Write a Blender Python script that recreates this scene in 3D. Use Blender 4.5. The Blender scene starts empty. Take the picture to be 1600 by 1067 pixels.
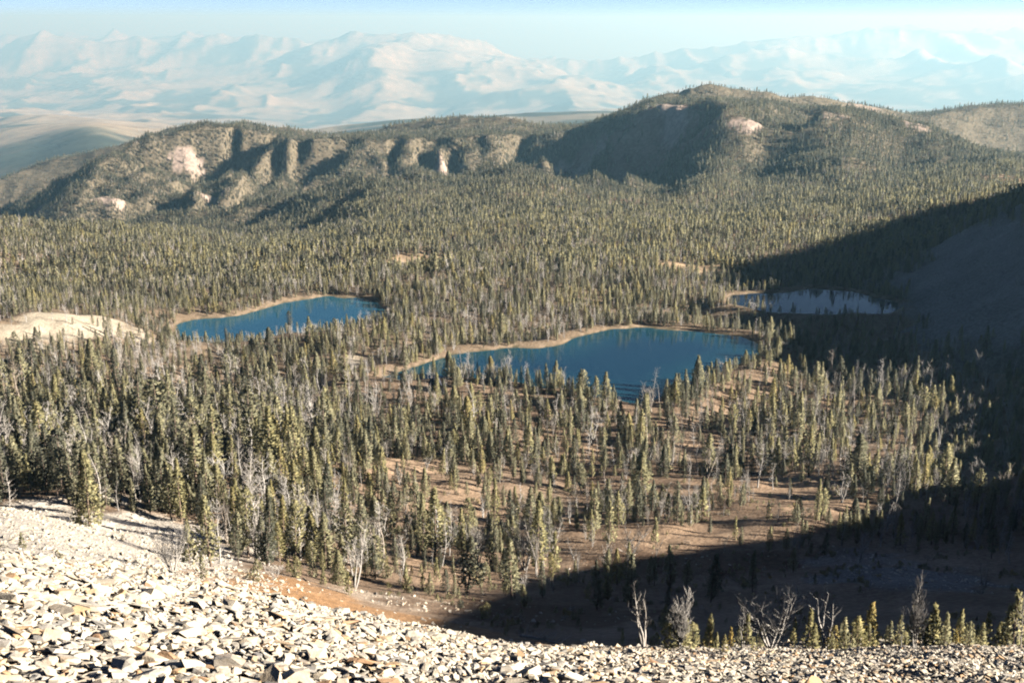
import bpy, bmesh, math, random
import numpy as np
from mathutils import Vector, Matrix, Quaternion

# ------------------------------------------------------------------ camera, sky, sun, exposure
SC = bpy.context.scene
COL = SC.collection
CAM_Z = 122.0                       # the eye stands 122 m above the middle lake (z = 0)
PITCH = 16.3
SUN_EL, SUN_BACK = 22.0, 17.0       # sun height; it stands off the right shoulder, 17 degrees behind square
cam = bpy.data.objects.new('camera', bpy.data.cameras.new('camera'))
COL.objects.link(cam)
cam.location = (0, 0, CAM_Z)
cam.rotation_euler = (math.radians(90 - PITCH), 0, 0)
cam.data.sensor_width = 36.0
cam.data.lens = 38.61
cam.data.clip_start = 0.1
cam.data.clip_end = 250000
SC.camera = cam

az = math.radians(SUN_BACK); el = math.radians(SUN_EL)
SUN = Vector((math.cos(el) * math.cos(az), -math.cos(el) * math.sin(az), math.sin(el)))
world = bpy.data.worlds.new('World'); SC.world = world; world.use_nodes = True
wn = world.node_tree.nodes; wl = world.node_tree.links
sky = wn.new('ShaderNodeTexSky'); sky.sky_type = 'NISHITA'; sky.sun_disc = False
sky.sun_elevation = el
sky.sun_rotation = math.atan2(SUN.x, SUN.y)
sky.altitude = 2600; sky.air_density = 0.24; sky.dust_density = 1.0; sky.ozone_density = 1.0
wl.new(sky.outputs[0], wn['Background'].inputs[0]); wn['Background'].inputs[1].default_value = 0.05
sl = bpy.data.lights.new('sun', 'SUN'); sl.energy = 5.0; sl.angle = math.radians(0.53); sl.color = (1.0, 0.93, 0.80)
so = bpy.data.objects.new('sun', sl); COL.objects.link(so)
so.rotation_euler = SUN.to_track_quat('Z', 'Y').to_euler()
SC.view_settings.view_transform = 'Standard'; SC.view_settings.look = 'None'
SC.view_settings.exposure = 1.95; SC.view_settings.gamma = 1.0
SC.view_settings.use_curve_mapping = False
SC.render.engine = 'CYCLES'
SC.cycles.use_denoising = True; SC.cycles.denoising_prefilter = 'FAST'; SC.cycles.use_adaptive_sampling = True; SC.cycles.adaptive_threshold = 0.01
world.cycles.sampling_method = 'MANUAL'; world.cycles.sample_map_resolution = 512
SC.cycles.max_bounces = 2; SC.cycles.diffuse_bounces = 0; SC.cycles.glossy_bounces = 1
SC.cycles.transparent_max_bounces = 4; SC.cycles.volume_bounces = 0
SC.cycles.pixel_filter_type = 'BLACKMAN_HARRIS'; SC.cycles.filter_width = 2.0

# ------------------------------------------------------------------ the lie of the land (world metres)
CTRL = [[-6.9,13.0,113.4],[-10.5,20.0,110.3],[-18.6,36.0,103.2],[-3.7,14.0,112.7],[-8.4,32.0,103.3],[-12.5,48.0,95.2],[0.0,17.0,110.7],[0.0,38.0,98.1],[0.0,50.0,90.9],[5.9,22.0,107.4],[11.9,45.0,93.7],[
  15.3,58.0,85.8],[14.4,27.0,104.1],[27.5,52.0,89.4],[32.8,62.0,83.4],[-61.3,120.0,64.0],[-76.3,150.0,52.2],[-69.5,165.0,42.1],[-40.4,125.0,55.9],[-28.8,120.0,56.4],[-18.8,115.0,55.8],[
  -10.5,100.0,61.8],[0.0,105.0,57.6],[15.1,115.0,52.4],[38.3,130.0,46.2],[65.2,155.0,38.3],[77.7,150.0,41.0],[92.6,180.0,30.0],[3.4,175.0,28.8],[-24.4,190.0,26.2],[24.4,190.0,24.9],[59.0,205.0,21.6],[
  93.0,225.0,16.5],[-52.2,205.0,25.9],[-76.1,200.0,31.0],[-113.5,225.0,24.2],[30.4,240.0,12.8],[-32.2,255.0,11.2],[-101.6,270.0,10.1],[98.3,260.0,9.0],[131.1,260.0,9.0],[-153.9,310.0,6.0],[
  -117.3,315.0,4.1],[-39.5,318.0,3.0],[39.1,315.0,3.1],[132.9,305.0,3.8],[105.6,342.0,0.8],[150.7,350.0,2.5],[176.9,360.0,1.4],[-168.2,395.0,3.6],[-193.4,445.0,1.2],[-233.6,540.0,-15.1],[
  -73.2,400.0,-1.7],[-79.5,370.0,-1.9],[-191.2,640.0,-27.9],[-329.3,690.0,-35.4],[-35.9,600.0,-18.5],[-31.3,520.0,-12.6],[31.8,530.0,-11.9],[71.6,600.0,-14.8],[-63.7,715.0,-28.9],[
  110.5,640.0,-18.1],[111.5,460.0,-8.6],[163.8,450.0,-8.6],[212.7,505.0,-8.7],[47.3,800.0,-36.2],[189.0,800.0,-31.4],[-453.4,960.0,-59.8],[-333.4,940.0,-60.5],[-193.1,880.0,-59.5],[
  -613.9,1300.0,-124.2],[-422.3,1300.0,-127.3],[-273.7,1250.0,-125.2],[-61.8,1050.0,-63.7],[258.0,1100.0,-59.6],[473.7,1250.0,-58.7],[650.8,1400.0,-64.1],[-163.8,1400.0,-96.7],[
  42.3,1450.0,-87.6],[262.5,1500.0,-99.2],[436.2,1500.0,-81.7],[-828.9,1900.0,-228.8],[-651.9,1850.0,-194.3],[-474.1,1800.0,-164.5],[-306.1,1750.0,-130.9],[-100.6,1730.0,-112.9],[
  80.4,1730.0,-102.9],[251.9,1730.0,-123.0],[394.8,1700.0,-99.0],[591.2,1700.0,-89.2],[-1050.7,2250.0,-213.7],[-932.5,2300.0,-157.1],[-838.9,2350.0,-114.8],[-771.3,2400.0,-91.2],[
  -660.2,2400.0,-80.4],[-566.1,2350.0,-82.8],[-439.9,2250.0,-93.2],[-321.6,2150.0,-87.3],[-191.2,2080.0,-72.2],[-46.6,2030.0,-61.8],[58.0,2020.0,-60.9],[121.7,2020.0,-58.6],[199.1,2320.0,-59.3],[
  278.5,2220.0,-26.6],[357.3,2090.0,-12.1],[419.6,1990.0,-6.8],[513.4,2000.0,-14.1],[628.3,2000.0,-23.1],[733.7,2000.0,-47.8],[834.4,1950.0,-103.4],[903.8,1950.0,-116.9],[896.2,2400.0,-100.7],[
  1050.4,2400.0,-121.2],[995.8,2900.0,-107.9],[1144.2,2900.0,-99.7],[1258.9,2900.0,-88.3],[1409.3,2900.0,-98.1],[1582.8,2900.0,-147.1],[1054.0,1900.0,-163.7],[-1290.7,2300.0,-319.1],[
  -1071.5,1900.0,-276.7],[-1108.4,3200.0,-229.6],[-555.6,3200.0,-257.1],[185.0,3200.0,-247.9],[759.6,3300.0,-203.0],[1531.9,3800.0,-263.0],[-1962.0,4200.0,-509.5],[-1584.2,4200.0,-416.7],[
  -1193.5,4300.0,-375.1],[-3056.1,6600.0,-663.7],[-2905.0,6800.0,-625.1],[-2579.2,6900.0,-541.8],[-2352.3,6800.0,-594.1],[-1874.7,6500.0,-573.6],[-691.1,6000.0,-485.9],[345.0,6000.0,-451.8],[
  1492.5,6500.0,-462.8],[2982.6,6500.0,-444.4],[-8793.2,19200.0,-1421.4],[-8111.7,19680.0,-1459.9],[-7226.7,19680.0,-1615.2],[-5942.1,21600.0,-1699.4],[-2475.9,21600.0,-1699.4],[
  -989.9,21600.0,-1662.9],[0.0,21600.0,-1760.3],[1236.9,21600.0,-1638.6],[6169.8,21600.0,-1456.7],[9871.7,21600.0,-1456.7],[-15294.7,33600.0,-1865.2],[-11461.9,33600.0,-1771.9],[
  -8896.3,34800.0,-1743.1],[-5758.5,28800.0,-1982.9],[-5508.7,36000.0,-1509.1],[-4549.2,38400.0,-1006.9],[-2380.6,38400.0,-881.2],[-1085.5,38400.0,-1301.1],[652.9,38400.0,-1617.8],[
  2046.8,36000.0,-1907.2],[3823.7,33600.0,-1865.2],[9536.4,33600.0,-1585.8],[15258.2,33600.0,-1585.8],[-4794.9,30000.0,-1986.7],[-2055.0,30000.0,-1986.7],[-28081.6,62400.0,-1100.8],[
  -25942.7,62400.0,-830.0],[-22769.6,62400.0,-661.2],[-19272.6,62400.0,-728.7],[-16268.5,62400.0,-391.6],[-14018.7,62400.0,-762.5],[-11229.1,62400.0,-1033.0],[-8740.2,64800.0,-936.9],[
  -5478.2,64800.0,-1570.8],[-1465.5,64800.0,-2279.5],[2934.7,64800.0,-2564.2],[7053.8,62400.0,-2122.1],[10547.3,62400.0,-1440.1],[14023.1,62400.0,-830.0],[17506.8,62400.0,-560.0],[
  20981.7,62400.0,-290.6],[26239.5,62400.0,-391.6],[31512.2,62400.0,-560.0],[-33336.4,62400.0,-1033.0],[-38986.9,86400.0,-2370.8],[-19493.4,86400.0,-2370.8],[0.0,86400.0,-3554.7],[
  19493.4,86400.0,-2370.8],[38956.0,86400.0,-2135.1],[0,0,120.3],[0,-15,127],[0,-40,140],[-25,-5,122.5],[25,-5,118],[-45,15,116],[-60,60,88],[60,20,104],[95,60,78],[90,110,55],[-95,130,52],[-120,200,26],[
  130,150,45],[140,250,12],[-230,450,2],[-420,800,-35],[330,500,-5],[480,900,-50],[-700,1300,-130]]
LAKES = [[0.0,[[-47.6,369.9],[-35.4,385.7],[-24.3,399.4],[-9.9,406.2],[15.0,410.5],[31.2,428.8],[42.3,436.5],[63.3,435.5],[78.4,431.6],[92.4,423.2],[98.2,408.8],[89.9,392.9],[69.2,369.9],[55.6,353.9],[
  42.3,342.9],[30.1,349.3],[11.1,361.4],[-6.8,367.8],[-22.8,372.8],[-38.4,368.5]],30],[-18.0,[[-162.0,507.7],[-153.3,518.3],[-135.7,523.2],[-123.4,539.5],[-110.3,556.8],[-94.7,563.7],[-80.4,558.2],[
  -69.4,550.0],[-60.5,528.1],[-69.4,498.7],[-90.2,479.3],[-113.7,467.1],[-135.6,464.2],[-150.7,477.2]],26],[-4.0,[[105.3,508.6],[122.9,512.4],[147.2,522.9],[164.0,516.3],[178.2,498.7],[178.0,486.7],[
  171.2,477.5],[142.6,473.1],[115.1,477.5],[101.9,491.4]],22]]
SPURS = [[[[-809.4,2520.0],[-775.8,2350.0],[-762.7,1880.0]],0.6,420,0.0],[[[-691.8,2330.0],[-690.8,2250.0],[-642.8,2000.0]],1.1,40,0.4],[[[-476.1,2300.0],[-479.2,2220.0],[-507.7,1850.0]],1.05,115,0.3],[
  [[-272.0,2150.0],[-289.9,2100.0],[-352.5,1780.0]],1.05,115,0.3],[[[-114.0,2090.0],[-129.6,2050.0],[-204.8,1760.0]],1.05,115,0.3],[[[161.1,2080.0],[132.6,2010.0],[-60.6,1740.0]],1.05,150,0.3],[
  [[193.3,2330.0],[278.4,2220.0],[357.2,2090.0],[415.2,1980.0],[286.6,1730.0]],1.0,165,0.35],[[[614.6,2010.0],[588.9,1980.0],[489.2,1800.0]],0.9,40,0.4],[[[-173.4,1520.0],[-201.1,1430.0],[
  -225.0,1230.0]],0.7,50,0.2],[[[-315.5,1640.0],[-336.3,1600.0],[-365.9,1450.0]],0.75,45,0.25]]       # scarps on the far ridge that fall away from the sun: crest line in plan, slope, width, rise beyond
CREST = [[-1320.3,2250.0,1900.0,-276.7,-256.0],[-1050.7,2250.0,1900.0,-242.5,-213.7],[-838.9,2350.0,1880.0,-199.2,-114.8],[-660.2,2400.0,1820.0,-170.5,-80.4],[-439.9,2250.0,1760.0,-139.9,-93.2],[
  -321.6,2150.0,1740.0,-127.3,-87.3],[-191.2,2080.0,1730.0,-118.3,-72.2],[58.0,2020.0,1730.0,-104.6,-60.9],[140.4,2040.0,1730.0,-107.6,-55.8],[199.1,2320.0,1730.0,-111.2,-59.3],[
  278.5,2220.0,1730.0,-119.4,-26.6],[357.3,2090.0,1720.0,-115.0,-12.1],[419.6,1990.0,1710.0,-103.8,-5.7],[628.3,2000.0,1700.0,-91.6,-23.1],[903.8,1950.0,1700.0,-131.8,-116.9],[
  1252.5,1950.0,1700.0,-163.7,-171.2]]       # the far ridge: x, y of its top, y and z of its foot, z of its top

def _hash(ix, iy, s):
    h = (ix.astype(np.int64) * 374761393 + iy.astype(np.int64) * 668265263 + s * 2147483647) & 0xffffffff
    h = ((h ^ (h >> 13)) * 1274126177) & 0xffffffff
    h = ((h ^ (h >> 16)) * 2246822519) & 0xffffffff
    return ((h ^ (h >> 15)) & 0xffffff) / float(0xffffff)

def vnoise(x, y, s=0):
    x = np.asarray(x, float); y = np.asarray(y, float)
    ix = np.floor(x); iy = np.floor(y); fx = x - ix; fy = y - iy
    fx = fx * fx * fx * (fx * (fx * 6 - 15) + 10); fy = fy * fy * fy * (fy * (fy * 6 - 15) + 10)
    a = _hash(ix, iy, s); b = _hash(ix + 1, iy, s); c = _hash(ix, iy + 1, s); d = _hash(ix + 1, iy + 1, s)
    return (a + (b - a) * fx + (c - a) * fy + (a - b - c + d) * fx * fy) * 2 - 1

def fbm(x, y, oct=4, s=0, gain=0.5):
    t = 0.0; a = 1.0; f = 1.0
    for k in range(oct):
        t = t + a * vnoise(x * f + 17.3 * k, y * f - 9.1 * k, s + k); a *= gain; f *= 2.03
    return t

def ridged(x, y, oct=5, s=0):
    t = 0.0; a = 1.0; f = 1.0; w = 1.0
    for k in range(oct):
        n = 1 - np.abs(vnoise(x * f + 5.7 * k, y * f + 3.3 * k, s + k)); n = n * n * w
        w = np.clip(n * 1.6, 0, 1); t = t + a * n; a *= 0.5; f *= 2.1
    return t

def smooth(a, b, x):
    t = np.clip((x - a) / (b - a), 0, 1); return t * t * (3 - 2 * t)

def _warp(x, y):
    r = np.hypot(x, y) + 1e-6; g = np.log1p(r / 25.0) / r
    return x * g, y * g

def _k(d2):
    return 0.5 * d2 * np.log(d2 + 1e-12)

_P = np.array(CTRL, float); _PW = np.stack(_warp(_P[:, 0], _P[:, 1]), 1); _n = len(_P)
_A = np.zeros((_n + 3, _n + 3))
_d = _PW[:, None, :] - _PW[None, :, :]
_A[:_n, :_n] = _k((_d ** 2).sum(-1)) + 2e-4 * np.eye(_n)
_A[:_n, _n] = 1; _A[:_n, _n + 1:] = _PW; _A[_n, :_n] = 1; _A[_n + 1:, :_n] = _PW.T
# heights are interpolated as slope seen against distance so that near detail and far peaks carry equal weight
_R = np.hypot(_P[:, 0], _P[:, 1]) + 30.0
_W = np.linalg.solve(_A, np.concatenate([(_P[:, 2] - CAM_Z) / _R, np.zeros(3)]))

def tps(x, y):
    sh = np.shape(x); x = np.ravel(x).astype(float); y = np.ravel(y).astype(float); out = np.empty(len(x))
    for i in range(0, len(x), 40000):
        wx, wy = _warp(x[i:i + 40000], y[i:i + 40000])
        d2 = (wx[:, None] - _PW[None, :, 0]) ** 2 + (wy[:, None] - _PW[None, :, 1]) ** 2
        out[i:i + 40000] = _k(d2) @ _W[:_n] + _W[_n] + _W[_n + 1] * wx + _W[_n + 2] * wy
    return (out * (np.hypot(x, y) + 30.0) + CAM_Z).reshape(sh)

def poly_dist(x, y, poly):
    """signed distance to a polygon, negative inside"""
    p = np.array(poly, float); q = np.roll(p, -1, 0); best = np.full(np.shape(x), 1e18); ins = np.zeros(np.shape(x), bool)
    for (ax, ay), (bx, by) in zip(p, q):
        ex, ey = bx - ax, by - ay
        t = np.clip(((x - ax) * ex + (y - ay) * ey) / (ex * ex + ey * ey + 1e-9), 0, 1)
        best = np.minimum(best, (x - ax - t * ex) ** 2 + (y - ay - t * ey) ** 2)
        c = ((ay > y) != (by > y)) & (x < ex * (y - ay) / (ey if abs(ey) > 1e-9 else 1e-9) + ax)
        ins ^= c
    d = np.sqrt(best)
    return np.where(ins, -d, d)

def lake_dist(x, y, i):
    return poly_dist(x + 1.6 * vnoise(x / 9, y / 9, 60 + i) + .5 * vnoise(x / 2.7, y / 2.7, 65 + i), y + 2.2 * vnoise(x / 9, y / 9, 70 + i), LAKES[i][1])

_C = np.array(CREST, float)

_SC = []
def scarps(x, y, z):
    if not _SC:
        for pl, s, w, s2 in SPURS:
            P = np.array(pl); S = []
            for a, b in zip(P[:-1], P[1:]):
                for k in range(8): S.append(a + (b - a) * k / 8)
            S.append(P[-1]); S = np.array(S); _SC.append((S, s, w, s2))
        for k, (S, s, w, s2) in enumerate(_SC): _SC[k] = (S, land_base(S[:, 0], S[:, 1]) + 2, s, w, s2)
    for k, (S, zs, s, w, s2) in enumerate(_SC):
        m = (x > S[:, 0].min() - 420) & (x < S[:, 0].max() + 60) & (y > S[:, 1].min() - 260) & (y < S[:, 1].max() + 260)
        if not m.any(): continue
        xx = x[m] + 14 * vnoise(x[m] / 70, y[m] / 70, 31) + 6 * vnoise(x[m] / 22, y[m] / 22, 32); yy = y[m]
        best = np.full(xx.shape, 1e18); zl = np.zeros(xx.shape); side = np.zeros(xx.shape); over = np.zeros(xx.shape)
        for i in range(len(S) - 1):
            a, b = S[i], S[i + 1]; e = b - a; L2 = (e ** 2).sum()
            tr = ((xx - a[0]) * e[0] + (yy - a[1]) * e[1]) / L2; tt = np.clip(tr, 0, 1)
            qx = xx - a[0] - tt * e[0]; qy = yy - a[1] - tt * e[1]; d2 = qx * qx + qy * qy
            u = d2 < best - 1e-6; best = np.where(u, d2, best); zl = np.where(u, zs[i] + (zs[i + 1] - zs[i]) * tt, zl)
            side = np.where(u, e[0] * (yy - a[1]) - e[1] * (xx - a[0]), side)
            ov = np.zeros(xx.shape)
            if i == 0: ov = np.maximum(-tr, 0) * math.sqrt(L2)
            if i == len(S) - 2: ov = np.maximum(tr - 1, 0) * math.sqrt(L2)
            over = np.where(u, ov, over)
        d = np.sqrt(best); rough = 1 + .18 * vnoise(xx / 30, yy / 60, 33 + k)
        cut = zl - s * rough * np.minimum(d, w) + s2 * np.maximum(d - w, 0) + 1.0 * over
        zz = z[m]; z[m] = np.where(side < 0, np.minimum(zz, cut), zz)
    return z

def land_base(x, y):
    x = np.asarray(x, float); y = np.asarray(y, float)
    r = np.hypot(x, y)
    z = tps(x, y)
    # hummocks of the basin floor
    basin = smooth(90, 220, r) * (1 - smooth(1500, 2600, r))
    z = z + basin * (3.0 * fbm(x / 62, y / 62, 4, 3) + 0.5 * fbm(x / 9, y / 9, 2, 8))
    z = z + smooth(500, 900, r) * (1 - smooth(1500, 2200, r)) * 7.0 * fbm(x / 150, y / 150, 3, 12)
    # gullies and knobs of the near talus
    near = 1 - smooth(60, 140, r)
    z = z + near * smooth(4, 14, r) * (0.35 * fbm(x / 6.5, y / 6.5, 3, 21))
    # the far ridge: its face bulges, gentle above and steep below
    rid = smooth(1350, 1600, y) * (1 - smooth(2900, 3600, y))
    zf = np.interp(x, _C[:, 0], _C[:, 3]) + 3
    yc = np.interp(x, _C[:, 0], _C[:, 1]); t = np.clip((yc - y) / (yc - np.interp(x, _C[:, 0], _C[:, 2])), 0, 1)
    zc = np.interp(x, _C[:, 0], _C[:, 4])
    z = z + rid * .8 * (zc - zf) * (t - t ** 2.4)
    top = CAM_Z + (zc - CAM_Z) * y / yc                       # nothing stands above the level crest
    return np.where(y > 1500, np.minimum(z, top - 15 + .05 * np.maximum(y - yc - 300, 0) + .6 * np.maximum(y - yc - 620, 0)), z)

def H(x, y):
    x = np.asarray(x, float); y = np.asarray(y, float)
    z = land_base(x, y)
    rid = smooth(1350, 1600, y) * (1 - smooth(2900, 3600, y))
    if np.any(y > 1100):
        z = scarps(x, y, z)
        z = z + rid * (7 * (ridged(x / 200, y / 160, 4, 41) - 1.0) + 5 * fbm(x / 60, y / 60, 3, 45))
    z = z + 5.5 * np.exp(-((x + 186) / 26) ** 2 - ((y - 436) / 22) ** 2)       # the bare mound
    far = smooth(3000, 6500, y)
    if np.any(far > 0):
        amp = np.interp(y, [3000, 7000, 20000, 33000, 45000, 62000, 85000], [0, 70, 220, 480, 750, 960, 800])
        q = ridged(x / 12300 + .3, y / 14700, 6, 91)
        z = z + far * amp * (q - 0.95) + far * 0.42 * amp * (ridged(x / 3400, y / 4300, 6, 95) - 0.95)
    for i, (lz, poly, reach) in enumerate(LAKES):
        m = (np.abs(x - poly[0][0]) < 330) & (np.abs(y - poly[0][1]) < 330)
        if np.any(m):
            d = lake_dist(x, y, i)
            bank = lz + np.where(d > 0, 0.12 + np.minimum(d, 6) * .22 + np.maximum(d - 6, 0) * .05, np.maximum(d * .22, -4))
            w = np.where(d > 0, 1 - smooth(3, reach, d), 1.0) * m
            z = z * (1 - w) + bank * w
    return z

# the mountain beside the basin, in a frame turned to the sun: u towards the sun, v across it
UA = (math.cos(math.radians(SUN_BACK)), -math.sin(math.radians(SUN_BACK))); VA = (-UA[1], UA[0])
MTN = [[-150,150,100,1.2],[20,150,115,1.2],[62,150,135,1.2],[92.4,150,138.6,1.2],[129.7,150,122.7,1.2],[178.9,150,103.2,1.1],[193.9,150,95.1,1.05],[218.2,150,81.0,0.95],[246.6,155,73.1,0.85],[
  286.0,160,66.4,0.7],[317.9,165,61.9,0.6],[355.0,165,56.5,0.6],[395.4,165,62.4,0.6],[399.1,165,78.0,0.62],[514.6,165,78.1,0.62],[626.0,165,75.5,0.6],[739.9,180,56.6,0.58],[989.1,200,18.9,0.56],[
  1189.4,240,-15.9,0.55],[1500,330,-60,0.5],[2000,380,-200,0.5]]           # v, u of the crest, height of the crest, slope of the face
def uv(x, y):
    return x * UA[0] + y * UA[1], x * VA[0] + y * VA[1]
_M = np.array(MTN, float).reshape(-1, 4)
def Hm(x, y):
    u, v = uv(np.asarray(x, float), np.asarray(y, float))
    uc = np.interp(v, _M[:, 0], _M[:, 1]); hc = np.interp(v, _M[:, 0], _M[:, 2]); sl_ = np.interp(v, _M[:, 0], _M[:, 3])
    d = uc - u
    z = hc - np.where(d > 0, sl_ * d, -0.5 * d)
    rough = smooth(4, 40, np.abs(d))
    return z + rough * (2.4 * fbm(v / 28, u / 90, 4, 51) + .8 * fbm(v / 8, u / 60, 3, 58) + 0.5 * fbm(u / 7, v / 7, 2, 55))

def ground(x, y):
    return np.maximum(H(x, y), Hm(x, y))

def project(x, y, z):
    """picture coordinates (1600 x 1067) of a world point, only used to leave out what the camera cannot see"""
    p = math.radians(PITCH); zz = z - CAM_Z
    f = y * math.cos(p) - zz * math.sin(p); up = y * math.sin(p) + zz * math.cos(p)
    f = np.where(f > .1, f, np.nan)
    return 800 + 1716 * x / f, 533.5 - 1716 * up / f

rng = np.random.default_rng(7)
random.seed(7)
BLOBS = [[275,2110,85,150,"redrock",0.9],
  [330,1930,45,110,"redrock",0.8],
  [150,2235,60,40,"pinkrock",0.9],
  [212,490,36,72,"shadescree",1],
  [232,545,20,48,"shadescree",1],
  [192,410,26,50,"shadescree",1],
  [112,640,24,38,"meadow",1],
  [-62,705,22,16,"meadow",1],
  [-78,170,26,40,"scree",1],
  [-62,92,40,38,"scree",1],
  [-66,150,30,34,"scree",1],
  [-40,112,12,18,"scree",1],
  [-17,112,20,13,"orange",0.85],
  [-9,98,12,13,"orange",0.8],
  [-28,122,10,11,"orange",0.8],
  [-15,138,10,7,"gravel",0.8],
  [-54.0,118.3,15.3,11.7,"scree",1],
  [-43.4,91.1,8.8,5.6,"scree",1],
  [-52.1,147.4,12.3,15.2,"scree",1],
  [-32.6,119.8,4.7,7.4,"scree",0.8],
  [-20.7,105.9,9.3,10.0,"orange",1],
  [-30.2,125.7,4.5,9.1,"orange",1],
  [-17.4,135.1,6.9,6.9,"gravel",0.8],
  [1.8,136.0,18.8,12.9,"brown",0.8],
  [33.8,187.9,23.0,11.6,"brown",0.8],
  [66.3,160.5,16.8,16.3,"shadescree",0.9],
  [64.7,184.2,9.8,11.7,"shadescree",0.6],
  [-178.4,432.4,23.4,34.2,"pale",1],
  [-193.9,412.4,9.9,10.5,"pale",0.8],
  [-158.2,437.7,9.2,11.7,"pale",0.6],
  [-59.8,398.3,7.3,8.4,"pale",0.8],
  [-319.8,685.2,6.1,22.1,"pale",0.8],
  [60.3,253.7,19.1,15.2,"tan",0.9],
  [70.6,231.4,8.8,9.4,"tan",0.9],
  [14.9,300.5,11.2,18.8,"tan",0.7],
  [-8.8,235.2,11.8,15.7,"tan",0.7],
  [32.0,208.2,10.7,7.5,"tan",0.8],
  [-26.6,262.5,10.0,21.5,"tan",0.6],
  [-64.5,205.9,5.9,8.4,"tan",0.9],
  [55.9,299.0,11.2,11.7,"tan",0.5],
  [-11.8,180.4,10.6,11.3,"tan",0.8],
  [-689.2,2336.9,40.5,21.9,"pinkrock",1],
  [-549.5,1998.4,29.2,9.9,"pinkrock",1],
  [-728.9,1989.0,28.9,26.4,"pinkrock",0.9],
  [-919.0,2072.7,48.4,25.0,"pinkrock",0.8],
  [-140.7,2206.5,38.4,14.0,"pinkrock",1],
  [-135.6,2337.6,40.7,47.5,"pinkrock",0.4],
  [119.2,2257.2,59.6,33.4,"pinkrock",1],
  [154.5,2252.8,38.6,44.9,"redrock",1],
  [246.3,2145.2,80.0,78.3,"redrock",0.9],
  [307.8,2153.6,24.6,123.1,"pinkrock",1],
  [284.3,2488.1,85.3,106.6,"redrock",0.8],
  [380.4,1816.0,31.3,21.2,"pinkrock",0.9],
  [514.0,1830.0,47.2,10.3,"pinkrock",0.5],
  [678.9,1877.3,26.9,43.1,"pinkrock",0.8],
  [865.4,2754.2,55.1,31.5,"pinkrock",0.6]]
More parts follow.
